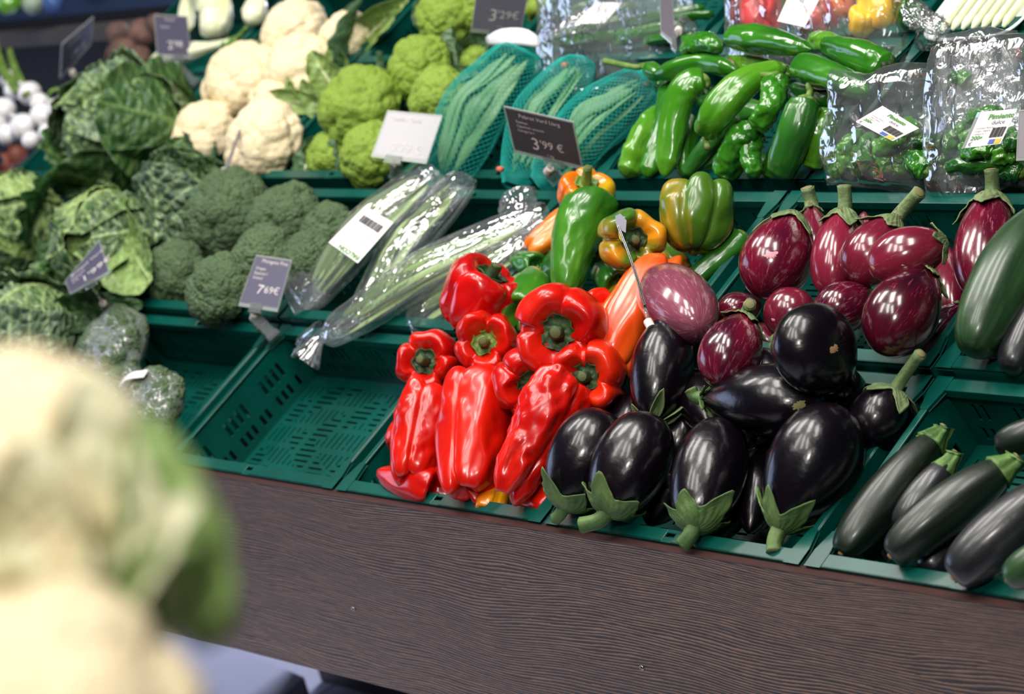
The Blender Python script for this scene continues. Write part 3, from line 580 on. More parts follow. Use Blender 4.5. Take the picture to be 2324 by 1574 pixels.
def wrapleaf(parent, ctr, R, up, az, spanT, spanS, mat, seed, off=0., flare=.0, crk=.004, nu=60, nv=60, t0=-.9, ruf=.05, nveins=6, name='leaf'):
    """a leaf wrapped over a ball: starts low at azimuth az, runs over the top"""
    up = unit(up); x = unit(np.cross(up, (.3, 1, .2))); y = np.cross(up, x); d = x * math.cos(az) + y * math.sin(az); s_ = np.cross(up, d)
    t = np.linspace(0, 1, nu)[:, None]; s = np.linspace(-1, 1, nv)[None]; w = np.sin(PI * np.clip(t * .9 + .06, 0, 1) ** .8) ** .5
    al = t0 + t * spanT; be = s * w * spanS; L = R * spanT; W_ = R * spanS
    q = np.stack([s * w * W_ / .03 + 0 * t, t * L / .03 + 0 * s, seed + 0 * s * t], -1); e = np.clip(np.abs(s) - .55, 0, 1) / .45; te = np.clip(t - .7, 0, 1) / .3; edge = np.maximum(e ** 2 + 0 * t, te ** 2 + 0 * s)
    vm = np.abs(s) * w * W_; per = L / nveins; yy = t * L - vm * .8; dist = np.abs(((yy / per + (s > 0) * .4 + .12 * vnoise(q, .5, seed)) % 1) - .5) * per
    vein = np.clip(1.2 - vm / (.0068 * (1.3 - t) * (R / .09)), 0, 1) + np.clip(1.1 - dist / (.0036 * (R / .09)), 0, 1) * .85
    r2 = np.abs(((yy / per * 2.6 + vm / per * 2.2 + .3 * vnoise(q, 1.1, seed + 4)) % 1) - .5) * per / 2.6; vein = np.clip(vein + np.clip(1.1 - r2 / (.0019 * R / .09), 0, 1) * .65, 0, 1)
    rad = R * (1 + off + flare * edge + ruf * edge * (vnoise(q, .6, seed + 3) + .4 * np.sin(19 * t + 9 * s + seed)) + .02 * vnoise(q, .3, seed)) + crk * (vnoise(q, 2.2, seed + 1) + .5 * vnoise(q, 4.5, seed)) * (1 - vein) + vein * crk * .7
    di = np.cos(al)[..., None] * 0
    v1 = d * np.cos(al)[..., None] + up * np.sin(al)[..., None]                # along the great circle
    P = v1 * np.cos(be)[..., None] + s_ * np.sin(be)[..., None]; V = ctr + P * rad[..., None]
    rc = np.stack([s * w * W_ + 0 * t, t * L + 0 * s, seed * .1 + 0 * s * t], -1).reshape(-1, 3)
    return mesh(name, V.reshape(-1, 3), grid_faces(nu, nv), mat, parent, attrs={'rc': rc, 'vein': vein.reshape(-1)}, solid=.0008)
def cabbage(label, C, rpx, up, group, mats, seed=0, open_leaves=(), n=6, core=SAVOYL):
    c = pt(C); R = rm(rpx, c); root = thing('savoy_cabbage', label, 'cabbage', c, group); r = rng(seed)
    D, F = ccmap(20); V = c + D * R * .93 * (1 + .02 * vnoise(D, 3, seed))[:, None]; mesh('heart', V, F, core, root, attrs={'rc': V, 'vein': np.zeros(len(V))})
    for i in range(n):
        wrapleaf(root, c, R, up, i * 2 * PI / n + r.uniform(-.2, .2) + seed, r.uniform(2.0, 2.5), r.uniform(.8, 1.05), mats[i % len(mats)], seed * 10 + i, off=.0 + .02 * i, flare=.05 + .12 * (i / n), ruf=.06)
    for j, (az, spT, spS, off, fl, mt, t0) in enumerate(open_leaves):
        wrapleaf(root, c, R, up, az, spT, spS, mt, seed * 10 + 40 + j, off=off, flare=fl, ruf=.12, t0=t0, crk=.004, name='outer_leaf')
    return root
def pxleaf(label, A, B, wpx, nrm, mat, group, name='savoy_leaf', cat='cabbage leaf', root=None, mname='blade', **k):
    a = pt(A); b = pt(B, a); w = wpx * depth((a + b) / 2) / FPX
    if root is None: root = thing(name, label, cat, (a + b) / 2, group)
    return leafmesh(mname, a, b, nrm, w, mat, root, **k), root
# ------------------------------------------------------------------ black aubergines (front row)
G = 'black aubergines in the front row crate'
aubergine('black aubergine beside the red peppers, leftmost with its green cap on the front rim', (1278, 1156, .02), (1376, 934, .062), 86, BLACK, G, p=1.14, q=.34, stem=(1262, 1176, .012), cal=(.09, .10), cmat=CALYXD, seed=1, lift=.010)
aubergine('black aubergine with a thick green stem lying over the wood board edge', (1376, 1168, .028), (1484, 944, .058), 87, BLACK, G, p=1.14, q=.34, stem=(1318, 1192, .03), cal=(.10, .10), cmat=CALYXD, seed=2, lift=.011, sr=.0075)
aubergine('black aubergine with three bright streaks, cap and stem pointing down to the rim', (1574, 1200, .018), (1640, 962, .036), 84, BLACK, G, p=1.14, q=.34, stem=(1548, 1236, .012), cal=(.09, .11), cmat=CALYXD, seed=3, lift=.011, sr=.0075)
aubergine('large black aubergine at the right of its crate beside the courgette crate', (1764, 1206, .006), (1910, 926, .04), 108, BLACK, G, p=1.3, q=.44, stem=(1757, 1252, -.002), cal=(.08, .14), cmat=CALYXD, seed=4, lift=.008, sr=.0075)
aubergine('black aubergine standing with its cap down, beside the small striped aubergine', (1478, 962, .03), (1524, 722, .07), 72, BLACK, G, p=1.1, q=.42, stem=None, cal=(-.04, .2), seed=5, lift=.02, lobes=5, cmat=CALYX)
aubergine('black aubergine lying across the pile with a tan scar at its right end', (1588, 905, .05), (1868, 918, .035), 84, BLACK, G, p=1.5, q=.55, bend=(0, 0, .02), stem=(1568, 882, .06), cal=(.03, .08), cmat=CALYXD, seed=6, lift=.012, scar=(1814, 920, 17, SCARG), dent=.03)
aubergine('round black aubergine seen end-on with a brown scar, stem at its left', (1800, 800, .075), (1895, 785, ('d', -.06)), 106, BLACK, G, p=1.14, q=.34, stem=(1762, 768, .08), cal=(.02, .1), cmat=CALYXD, seed=7, scar=(1893, 792, 15, SCAR), sr=.0075)
aubergine('black aubergine with a long dry stem, rear right corner of the crate', (2034, 880, .02), (1962, 1020, -.01), 74, BLACK, G, p=1.14, q=.34, stem=(2090, 802, .05), cal=(.04, .16), seed=8, sr=.0055, cmat=CALYX)
for a, b, r, lb in (((1700, 1210, -.03), (1740, 1010, -.02), 58, 'dark aubergine wedged low between the two biggest front ones'), ((1500, 1080, -.02), (1580, 930, -.01), 62, 'aubergine in shadow behind the front ones, centre of the crate'),
                    ((1690, 1060, -.02), (1780, 940, -.02), 66, 'aubergine in deep shadow under the lying one'), ((1850, 930, .0), (1960, 860, .0), 70, 'aubergine in shadow behind the large right one'),
                    ((1470, 1190, -.03), (1540, 1080, -.03), 51, 'aubergine at the bottom of the crate, behind the front rim'),
                    ((1640, 1000, .0), (1570, 860, .01), 60, 'aubergine hidden under the lying one, beside the upright one'), ((1880, 1020, -.02), (1960, 900, -.03), 64, 'aubergine low at the right wall of the crate'),
                    ((1780, 880, .02), (1700, 820, .03), 56, 'aubergine behind the lying one, under the striped one'), ((1600, 1240, -.04), (1680, 1100, -.04), 54, 'aubergine lying on the crate floor at the front'), ((1400, 1060, -.02), (1440, 900, .0), 57, 'aubergine behind the two leftmost front ones')):
    aubergine(lb, a, b, r, BLACK, G, stem=None, nocal=True, seed=r)
# striped aubergines (second row)
G = 'striped aubergines in the second row crate'
aubergine('striped aubergine with a big pale mark, at the left of its crate', (1806, 482, .05), (1728, 668, .035), 82, ST1, G, p=1.35, q=.5, stem=None, cal=(.17, .13), seed=11, scar=(1748, 578, 15, STAR), lift=.004)
aubergine('wine red aubergine standing upright with a thick cut stem', (1917, 476, .05), (1884, 668, .02), 60, ST2, G, p=1.2, q=.4, stem=(1915, 420, .07), cal=(.17, .13), seed=12, sr=.007, lift=.006)
aubergine('wine red aubergine leaning left, its stem pointing up to the right', (2036, 492, .045), (1934, 640, .03), 66, ST2, G, p=1.35, q=.45, stem=(2086, 436, .065), cal=(.16, .12), seed=13, sr=.0068, lift=.005)
aubergine('smooth wine aubergine lying on its side with a dry cap at the right', (2148, 545, .075), (1972, 612, .085), 66, ST2, G, p=1.15, q=.42, stem=None, cal=(.04, .06), seed=14, lift=.008, scar=(1981, 607, 7, SCAR))
aubergine('large dark striped aubergine in the middle, cap at its upper right', (2112, 612, .06), (1996, 792, .06), 84, ST4, G, p=1.3, q=.48, stem=None, cal=(.09, .10), seed=15, lift=.006)
aubergine('tall bright striped aubergine at the right edge with a ragged pale mark', (2252, 440, .03), (2222, 672, .01), 70, ST1, G, p=1.15, q=.42, stem=(2250, 384, .05), cal=(.18, .14), seed=16, sr=.0068, scar=(2266, 532, 13, STAR))
aubergine('short wine aubergine seen end-on with a white star mark', (1836, 690, .0), (1760, 728, ('d', -.05)), 62, ST2, G, p=1.3, q=.5, stem=None, nocal=True, seed=17, scar=(1755, 725, 6, STAR))
aubergine('short striped aubergine behind the dark round one, tiny green tip', (1972, 656, .01), (1862, 730, .03), 60, ST1, G, p=1.3, q=.5, stem=None, cal=(.0, .05), seed=18)
aubergine('red-purple aubergine partly hidden at the crate left wall', (1730, 690, -.01), (1628, 716, .0), 44, ST1, G, stem=None, nocal=True, seed=19)
aubergine('small striped aubergine with a curled green cap, lying among the black ones', (1694, 712, .07), (1630, 868, .07), 72, ST1, 'odd aubergines', p=1.35, q=.5, stem=(1702, 690, .085), cal=(.16, .12), seed=20, sr=.006)
aubergine('pale pinkish striped aubergine leaning on the orange pepper', (1482, 628, .055), (1588, 742, .075), 82, ST3, 'odd aubergines', p=1.15, q=.45, stem=None, cal=(-.02, .08), seed=21, lift=.003)
aubergine('narrow wine aubergine behind the first two, stem up', (1842, 468, .03), (1850, 620, .0), 42, ST2, G, p=1.2, stem=(1832, 426, .05), cal=(.02, .14), seed=22, sr=.007)
aubergine('dull wine aubergine behind the tall right one', (2150, 560, .0), (2165, 740, -.02), 42, ST2, G, stem=None, nocal=True, seed=23)
aubergine('bright red striped aubergine low beside the right crate wall', (2185, 690, -.01), (2080, 800, -.02), 46, ST1, G, stem=None, cal=(.0, .08), seed=24)
aubergine('wine aubergine peeking between upright ones at the back', (1962, 480, .02), (1950, 600, .0), 30, ST2, G, stem=None, nocal=True, seed=25)
aubergine('wine aubergine under the short ones, against the front rim', (1780, 790, -.03), (1700, 760, -.03), 40, ST1, G, stem=None, nocal=True, seed=26)
# courgettes
G = 'courgettes at the right'
courgette('big smooth dark green courgette at the right edge, second row', (2380, 480, .06), (2205, 800, .04), 80, ZUCG, G, bend=(-.02, .04, .03), seed=1, stub=False, tip=False)
courgette('blackish courgette behind the big green one at the right edge', (2400, 620, .03), (2290, 840, .02), 52, ZUCK, G, seed=2, stub=False, tip=False)
courgette('courgette lying along the left wall of the front crate, brown tip', (2125, 992, .0), (1908, 1256, -.004), 56, ZUC, G, seed=3, bend=(.0, .02, .015))
courgette('short ridged courgette with a bright green stem, second from the left', (2152, 1052, .0), (2040, 1200, -.01), 46, ZUCK, G, seed=4)
courgette('long speckled courgette lying diagonally in the front crate', (2284, 1058, .012), (2020, 1262, .016), 62, ZUC, G, seed=5, bend=(.0, .0, .02))
courgette('black courgette with white scuffs at the lower right', (2400, 1100, .03), (2162, 1310, .02), 70, ZUCK, G, seed=6, stub=False)
courgette('green courgette cut off by the lower right corner', (2420, 1230, .04), (2285, 1318, .03), 48, ZUCG, G, seed=7, stub=False)
courgette('courgette end low behind the front rim, under the long one', (2200, 1180, -.03), (2100, 1300, -.02), 48, ZUCK, G, seed=8, stub=False)
courgette('dark courgette at the back of the front crate', (2420, 960, .0), (2262, 1012, .0), 44, ZUC, G, seed=9, stub=False)
courgette('courgette in shadow behind the green-stemmed one', (2280, 1090, -.03), (2120, 1170, -.03), 50, ZUC, G, seed=10, stub=False)
# ------------------------------------------------------------------ red peppers (front row)
G = 'red peppers in the front row crate'
bell('squat red pepper peeking out at the lower left corner of the pile', (975, 1105, -.005), (850, 1072, .005), 60, RED, G, lobes=3, stem=False, seed=2, taper=.6)
bell('long lobed red pepper, leftmost of the three big ones in front', (968, 920, .045), (922, 1118, .012), 76, RED, G, lobes=3, amp=.26, long=True, stem=False, seed=31, wr=.05, rot=1.0, tiplobe=.1)
bell('broad smooth red pepper in the middle of the front three', (1090, 905, .05), (1046, 1158, .012), 94, RED, G, lobes=4, amp=.16, long=True, stem=False, seed=4, wr=.03, rot=.4, tiplobe=.1)
bell('long wrinkled red pepper with two pointed tips, right of the front three', (1262, 900, .06), (1128, 1160, .02), 80, RED, G, lobes=3, amp=.3, long=True, stem=False, seed=5, wr=.10, rot=1.9, tiplobe=.16)
bell('red pepper at the left edge of the pile, green stem facing left', (968, 822, .045), (1012, 848, ('d', .09)), 76, RED, G, lobes=4, amp=.26, seed=6, smat=PSTEM, sdir=(-.2, -.2, .3))
bell('red pepper with a torn light green stem, under the upper left one', (1102, 778, .06), (1130, 800, ('d', .1)), 76, RED, G, lobes=4, amp=.26, seed=7, smat=LSTEM)
bell('two-lobed red pepper partly hidden in the middle of the pile', (1090, 905, .03), (1072, 850, ('d', .06)), 62, REDOR, G, lobes=3, amp=.3, stem=False, seed=8)
bell('speckled red pepper with a dark stem pointing down right, mid pile', (1203, 872, .062), (1196, 838, ('d', .1)), 84, RED, G, lobes=4, amp=.24, seed=9, sdir=(.3, -.3, -.1))
bell('orange-red pepper with fine scratches, right side of the pile', (1332, 856, .055), (1380, 862, ('d', .1)), 88, REDOR, G, lobes=4, amp=.24, seed=10)
bell('glossy red pepper on top of the pile, dark stem facing out', (1266, 752, .10), (1292, 738, ('d', .11)), 107, RED, G, lobes=4, amp=.2, seed=11, sag=.1, rot=.75)
bell('dark speckled red pepper at the upper left, stem facing right', (1110, 634, .085), (1036, 760, ('d', .03)), 88, REDDK, G, lobes=4, amp=.2, seed=12, rot=.2)
bell('red pepper lobe just behind the top one', (1372, 700, .06), (1330, 760, ('d', .05)), 52, RED, G, lobes=3, stem=False, seed=13)
bell('small part of a red pepper under the top one', (1240, 880, .03), (1250, 840, ('d', .05)), 48, REDOR, G, lobes=3, stem=False, seed=14)
bell('red pepper deep between the wrinkled one and the scratched one', (1300, 960, .0), (1290, 900, ('d', .05)), 52, RED, G, lobes=3, stem=False, seed=15)
bell('red pepper in shadow at the bottom behind the front rim', (1250, 1150, -.02), (1180, 1120, -.02), 50, RED, G, lobes=3, stem=False, seed=16)
bell('yellow-orange pepper low between the front red ones', (1110, 1160, -.015), (1130, 1100, -.02), 40, YOPEP, G, lobes=3, stem=False, seed=17)
bell('red pepper low between the left front ones', (985, 1100, -.03), (960, 1040, -.03), 56, RED, G, lobes=3, stem=False, seed=18)
bell('red pepper in the heart of the pile behind the front ones', (1180, 940, .0), (1150, 900, .0), 64, RED, G, lobes=4, stem=False, seed=19)
bell('red pepper low at the left, behind the long lobed one', (930, 1010, -.01), (950, 940, .0), 60, RED, G, lobes=3, stem=False, seed=61)
bell('red pepper on the crate floor between the front three', (1060, 1130, -.03), (1150, 1090, -.03), 58, RED, G, lobes=3, stem=False, seed=62)
# green and orange peppers (second row)
G = 'green and orange peppers in the second row crate'
bell('yellow-orange pepper with a green stem on top, back left of its crate', (1330, 424, .075), (1322, 500, .03), 66, YOPEP, G, lobes=4, amp=.2, seed=41, smat=LSTEM, slen=.03)
bell('long orange pepper lying behind the tall green one', (1290, 510, .01), (1190, 580, .02), 46, ORPEP, G, lobes=3, amp=.2, long=True, stem=False, seed=42)
bell('tall bent green pepper in the middle left of the crate', (1342, 482, .075), (1274, 690, .04), 72, GPEP, G, lobes=3, amp=.14, long=True, stem=False, seed=43, bend=(-.04, 0, .05), wr=.03, taper=.8)
bell('green pepper turning yellow, its ragged stem facing out', (1436, 545, .09), (1404, 548, ('d', .1)), 76, GOPEP, G, lobes=4, amp=.22, seed=44)
bell('large green and orange pepper with deep ribs at the back', (1584, 446, .07), (1574, 590, .03), 90, GOPEP, G, lobes=6, amp=.18, stem=False, seed=45, tiplobe=.06)
longpep('long dark green pepper lying along the right wall of its crate', [(1690, 535, .01), (1640, 580, .01), (1560, 645, .01)], 34, DGPEP, G, seed=46, wr=.04)
bell('orange pepper standing on its shoulders, two round lobes up', (1396, 790, .04), (1512, 566, .06), 70, RORPEP, G, lobes=3, amp=.3, long=True, stem=False, seed=47, tiplobe=.22, rot=.6, taper=1.35)
bell('pale green pepper behind the dark speckled red one', (1190, 700, .04), (1215, 620, .03), 58, GPEP, G, lobes=3, amp=.14, stem=False, seed=48)
bell('small dark green pepper at the left wall of the crate', (1210, 600, .015), (1165, 590, .01), 34, DGPEP, G, lobes=3, stem=False, seed=49)
bell('shaded green pepper in the middle of the crate, lower part', (1400, 640, .01), (1370, 600, .0), 48, DGPEP, G, lobes=3, amp=.3, stem=False, seed=50)
bell('dark green pepper at the bottom left of the crate', (1290, 600, .0), (1230, 640, .0), 50, DGPEP, G, lobes=3, stem=False, seed=51)
bell('green and orange pepper under the orange one', (1440, 700, -.01), (1350, 690, -.01), 56, GOPEP, G, lobes=3, stem=False, seed=52)
bell('orange pepper in shadow under the ribbed one', (1530, 610, .0), (1500, 560, -.01), 42, GOPEP, G, lobes=3, stem=False, seed=53)
bell('dull green pepper low by the front rim', (1560, 690, -.03), (1640, 660, -.03), 44, DGPEP, G, lobes=3, stem=False, seed=54)
bell('green pepper end between the yellow stem one and the tall one', (1360, 560, .02), (1340, 610, .0), 44, DGPEP, G, lobes=3, stem=False, seed=55)
# long green peppers (third row)
G = 'long green peppers in the third row crate'
longpep('thick dark green long pepper lying across the top of the heap', [(1652, 84, .10), (1740, 92, .10), (1842, 112, .10)], 36, MGPEP, G, seed=1, radii=[.8, 1, .8, .4], cal=False)
longpep('curled long pepper with a long thin stem pointing left', [(1466, 152, .07), (1494, 166, .07), (1530, 158, .07), (1600, 142, .07), (1672, 160, .07)], 25, MGPEP, G, seed=2, radii=[.75, .85, .6, .95, 1.1, 1.1, 1, .85], stem=[(1440, 152, .075), (1372, 138, .08)])
longpep('small crumpled green pepper at the upper left of the heap', [(1556, 108, .08), (1595, 98, .09), (1636, 108, .09)], 26, MGPEP, G, seed=3, wr=.2)
longpep('pale-tipped green pepper at the upper right, stem cavity facing right', [(2016, 160, .075), (1950, 128, .085), (1864, 100, .09)], 40, MGPEP, G, seed=4, radii=[.9, 1.05, 1, .8, .5], smat=PSTEM)
longpep('dark green pepper lying right on top, blunt left end', [(1812, 150, .09), (1880, 172, .095), (1970, 208, .09)], 36, MGPEP, G, seed=5, radii=[.9, 1.1, 1, .9, .55], cal=False)
longpep('bright green pepper arching over at the left front', [(1606, 184, .075), (1560, 200, .08), (1532, 270, .06), (1508, 402, .02)], 37, LGPEP, G, seed=6, radii=[.8, 1, 1.05, 1, .9, .6])
longpep('bright green pepper with its pointed cap hanging in the middle', [(1606, 300, .07), (1624, 262, .09), (1690, 190, .10), (1785, 150, .08)], 38, LGPEP, G, seed=7, radii=[.85, .9, 1, 1, .8, .6], stem=[(1606, 335, .065)])
longpep('light green pepper leaning at the left wall', [(1512, 245, .03), (1462, 310, .03), (1420, 402, .01)], 36, LGPEP, G, seed=8, radii=[.6, .9, 1.1, 1, .8], cal=False, wr=.12)
longpep('narrow green pepper between the two left ones', [(1524, 190, .04), (1504, 300, .03), (1466, 402, .01)], 30, MGPEP, G, seed=9, cal=False)
longpep('crumpled green pepper with a bent top in the middle right', [(1762, 180, .09), (1748, 240, .085), (1712, 290, .07)], 32, MGPEP, G, seed=10, wr=.28, stem=[(1752, 170, .1), (1728, 170, .1)])
longpep('wrinkled green pepper standing in front, centre right', [(1722, 285, .06), (1672, 330, .05), (1640, 404, .02)], 36, MGPEP, G, seed=11, wr=.2, radii=[.7, .9, 1.05, 1, .8], cal=False)
longpep('narrow wrinkled green pepper beside the long dark one', [(1716, 300, .05), (1700, 350, .04), (1716, 404, .02)], 28, MGPEP, G, seed=12, wr=.16, cal=False)
longpep('tall dark green pepper with a thin stem and a black streak', [(1834, 222, .08), (1808, 300, .06), (1768, 406, .02)], 46, DGPEP, G, seed=13, radii=[.75, .95, 1, 1, .95, .7], stem=[(1836, 192, .09), (1850, 160, .095)], wr=.03)
longpep('dark green pepper slanting behind the hanging one', [(1676, 260, .04), (1610, 330, .03), (1552, 402, .01)], 27, DGPEP, G, seed=14, cal=False)
longpep('short green pepper low in the middle front', [(1570, 270, .02), (1556, 330, .02), (1552, 400, .005)], 25, MGPEP, G, seed=15, cal=False)
longpep('pale green pepper at the right beside the plastic bag', [(1888, 252, .05), (1862, 310, .04), (1842, 384, .01)], 34, LGPEP, G, seed=16, cal=False, wr=.12)
longpep('shaded green pepper behind the tall dark one', [(1782, 320, .02), (1755, 370, .01), (1740, 404, .0)], 24, MGPEP, G, seed=17, cal=False)
longpep('dark long pepper lying under the top right ones', [(1796, 205, .06), (1870, 225, .06), (1950, 222, .06)], 24, DGPEP, G, seed=18, cal=False)
longpep('pale green pepper under the topmost ones', [(1640, 150, .05), (1720, 150, .06), (1800, 170, .05)], 24, LGPEP, G, seed=19, cal=False)
longpep('small green pepper at the left end under the curled one', [(1500, 190, .03), (1524, 212, .03), (1556, 210, .03)], 22, MGPEP, G, seed=20, cal=False, stem=None)
longpep('green pepper in shadow in the middle of the heap', [(1600, 220, .02), (1680, 250, .02), (1760, 260, .02)], 34, DGPEP, G, seed=21, cal=False)
longpep('green pepper at the very bottom of the heap', [(1600, 390, -.01), (1700, 370, -.01), (1800, 390, -.01)], 28, DGPEP, G, seed=22, cal=False)
longpep('bright green pepper with a curled cap at the top right', [(1848, 96, .07), (1890, 98, .08), (1960, 130, .07)], 26, LGPEP, G, seed=23, wr=.14)
# ------------------------------------------------------------------ broccoli
G = 'loose broccoli heads in the second row crate'
for k, (x, y, n, r, lb) in enumerate((
        (505, 478, .03, 92, 'big grey-green broccoli head at the back, beside the cabbage leaves'), (636, 502, .02, 84, 'broccoli head right of the big back one'),
        (738, 520, .0, 58, 'broccoli head at the back right beside the bean bags'), (590, 582, .045, 72, 'rounded broccoli head in the middle of the heap'),
        (392, 616, .02, 68, 'broccoli head at the left beside the cabbage'), (490, 655, .05, 76, 'front broccoli head hanging over the green rim'),
        (692, 584, .03, 60, 'broccoli head behind the blue-grey price card'), (440, 560, .0, 66, 'broccoli head low between the left ones'),
        (585, 660, .0, 48, 'small shaded broccoli head by the front rim'))):
    floret_head(lb, (x, y, n), r, 'broc', G, seed=k * 3 + 1, axis=(.15, -.35, 1), sq=.82, res=44)
G = 'cling-wrapped broccoli heads'
for k, (x, y, n, r, lb) in enumerate(((254, 792, .03, 90, 'cling-wrapped broccoli head under the cabbages'), (340, 925, .03, 86, 'cling-wrapped broccoli with a white label strip, lowest one'), (270, 885, .0, 60, 'small cling-wrapped broccoli between the other two'), (175, 880, .0, 70, 'cling-wrapped broccoli mostly hidden by the blurred cauliflower'))):
    root, c, R = floret_head(lb, (x, y, n), r, 'broc', G, seed=50 + k, axis=(-.2, -.5, 1), sq=.82, res=36, st=False)
    V, F, b_ = head_pts(c, R * 1.045, (-.2, -.5, 1), .82, 24, 60, .17, .02, 50 + k, 30); mesh('cling_film', V, F, CLING, root)
    if k == 1:
        p = c + unit(np.array([-.15, .1, 1])) * R * 1.02; V, F, rc = loft(spline([p + np.array([-.022, -.01, -.004]), p + np.array([0, 0, .004]), p + np.array([.03, .01, .002])], 10), .008, 8, flat=(.08, 1)); mesh('label_strip', V, F, PAPER, root)
# ------------------------------------------------------------------ cauliflowers
G = 'white cauliflowers on the display'
for k, (x, y, n, r, lb) in enumerate((
        (455, 300, .02, 72, 'white cauliflower at the lower left of its crate'), (590, 318, .03, 92, 'large white cauliflower at the front behind the thin price card'),
        (540, 180, .035, 88, 'white cauliflower in the middle left with a bumpy top'), (668, 150, .03, 78, 'white cauliflower in the middle beside pale leaves'),
        (662, 72, .03, 78, 'white cauliflower at the upper left of the top row'), (778, 78, .03, 56, 'small cauliflower almost enclosed by its leaves, top row'),
        (615, 232, .015, 60, 'white cauliflower in the gap between the middle and the front heads'), (700, 205, .0, 56, 'white cauliflower low at the right wall, under the pale leaves'))):
    root, c, R = floret_head(lb, (x, y, n), r, 'caul', G, seed=90 + k, axis=(.1, -.35, 1), sq=.82, res=34); CR[('c', k)] = (root, c, R)
def addleaf(key, A, B, w, nrm, mat, **k):
    root = CR[key][0]; a = pt(A); b = pt(B, a); leafmesh('leaf', a, b, nrm, w * depth(a) / FPX, mat, root, **k)
addleaf(('c', 3), (770, 215, -.01), (700, 120, .07), 90, (.6, -.5, .6), CLEAF, cup=.5, bendk=.3, seed=1, ribmat=CRIB)
addleaf(('c', 3), (730, 240, .0), (585, 215, .05), 60, (0, -.7, .7), CLEAF, cup=.4, bendk=.2, seed=2, ribmat=CRIB)
addleaf(('c', 3), (700, 250, .0), (640, 180, .05), 70, (-.1, -.8, .5), CLEAF, cup=.4, bendk=.2, seed=3)
addleaf(('c', 1), (500, 390, -.01), (470, 318, .02), 46, (0, -.8, .5), CLEAFD, cup=.3, seed=4)
addleaf(('c', 1), (560, 395, -.02), (620, 350, .02), 60, (0, -.8, .5), CLEAF, cup=.3, seed=5)
addleaf(('c', 5), (800, 150, -.01), (770, -5, .09), 120, (-.4, -.2, .9), CLEAFD, cup=.5, bendk=.35, seed=6, ribmat=CRIB)
addleaf(('c', 5), (800, 130, -.02), (880, 10, .07), 90, (.2, -.8, .6), CLEAF, cup=.5, bendk=.2, seed=7, ribmat=CRIB)
addleaf(('c', 5), (770, 150, -.02), (720, 60, .04), 80, (-.2, -.9, .4), CLEAF, cup=.5, bendk=.2, seed=8)
addleaf(('c', 4), (640, 140, -.01), (590, 30, .05), 60, (-.7, -.4, .6), CLEAF, cup=.4, seed=9)
addleaf(('c', 7), (760, 260, -.02), (670, 190, .05), 70, (.2, -.9, .4), CLEAF, cup=.5, bendk=.3, seed=31, ribmat=CRIB)
addleaf(('c', 3), (790, 190, -.02), (745, 95, .05), 70, (.5, -.7, .5), CLEAF, cup=.5, bendk=.3, seed=32, ribmat=CRIB)
addleaf(('c', 2), (610, 130, .02), (575, 90, .05), 40, (0, -.5, .8), CLEAFD, cup=.3, seed=10)
G = 'lime green cauliflowers'
for k, (x, y, n, r, lb) in enumerate((
        (810, 240, .035, 92, 'big lime green cauliflower at the left of its crate'), (835, 348, .03, 70, 'lime green cauliflower at the front rim left of the glaring price card'),
        (745, 352, .0, 56, 'green cauliflower low behind the dark leaves'), (948, 150, .03, 72, 'lime green cauliflower in the middle of the crate'),
        (990, 218, .04, 66, 'lime green cauliflower beside the netted beans'), (1086, 132, .0, 44, 'small lime green cauliflower by the top row rim'),
        (1010, 30, .04, 70, 'lime green cauliflower at the top left of the slate price card'), (1080, 10, .03, 60, 'lime green cauliflower behind the upper price card'),
        (1230, 8, .0, 44, 'lime green cauliflower at the top right corner of its crate'), (905, 320, .0, 56, 'lime green cauliflower behind the glaring price card'))):
    root, c, R = floret_head(lb, (x, y, n), r, 'gcaul', G, seed=120 + k, axis=(.1, -.4, 1), sq=.85, res=34); CR[('g', k)] = (root, c, R)
addleaf(('g', 2), (700, 400, -.02), (690, 310, .02), 110, (-.1, -.9, .4), CLEAFD, cup=.3, seed=11, ribmat=CRIB)
addleaf(('g', 2), (760, 400, -.02), (745, 320, .03), 80, (.1, -.9, .4), CLEAFD, cup=.3, seed=12)
addleaf(('g', 3), (900, 215, -.02), (840, 125, .03), 90, (-.3, -.9, .4), CLEAFD, cup=.3, seed=13, ribmat=CRIB)
addleaf(('g', 3), (1040, 150, .0), (1010, 60, .05), 90, (.1, -.9, .5), CLEAFD, cup=.4, seed=14)
addleaf(('g', 4), (960, 190, .03), (1060, 150, .07), 50, (0, -.5, .8), CLEAFD, cup=.3, seed=15)
addleaf(('g', 5), (1060, 140, .0), (1110, 70, .04), 70, (.2, -.9, .4), CLEAFD, cup=.4, seed=16)
addleaf(('g', 4), (930, 250, .0), (1000, 200, .03), 50, (.2, -.9, .4), CLEAFD, cup=.3, seed=17)
addleaf(('g', 6), (960, 60, .0), (940, 0, .03), 50, (-.4, -.9, .4), CLEAFD, cup=.4, seed=18)
# ------------------------------------------------------------------ savoy cabbages
G = 'savoy cabbages at the left'
DD = (SAVOYD, SAVOY, SAVOYD, SAVOYG)
cabbage('large round savoy cabbage at the top of the heap, wrapped in dark outer leaves', (285, 300, .06), 138, (-.1, -.55, .85), G, (SAVOY, SAVOYG, SAVOY, SAVOYG), seed=1, open_leaves=((2.2, 2.0, 1.1, .16, .3, SAVOYD, -1.1), (3.6, 1.9, 1.0, .14, .25, SAVOYD, -1.1), (.9, 1.9, 1.0, .15, .2, SAVOYD, -1.0), (5.0, 1.6, 1.1, .12, .2, SAVOYG, -1.3)))
cabbage('savoy cabbage in the middle with a pale green ribbed side', (245, 560, .05), 118, (.3, -.6, .6), G, (SAVOYL, SAVOY, SAVOYG, SAVOY), seed=2, open_leaves=((1.5, 1.8, 1.0, .12, .25, SAVOYD, -1.0), (2.9, 1.8, 1.0, .16, .3, SAVOYD, -1.0)))
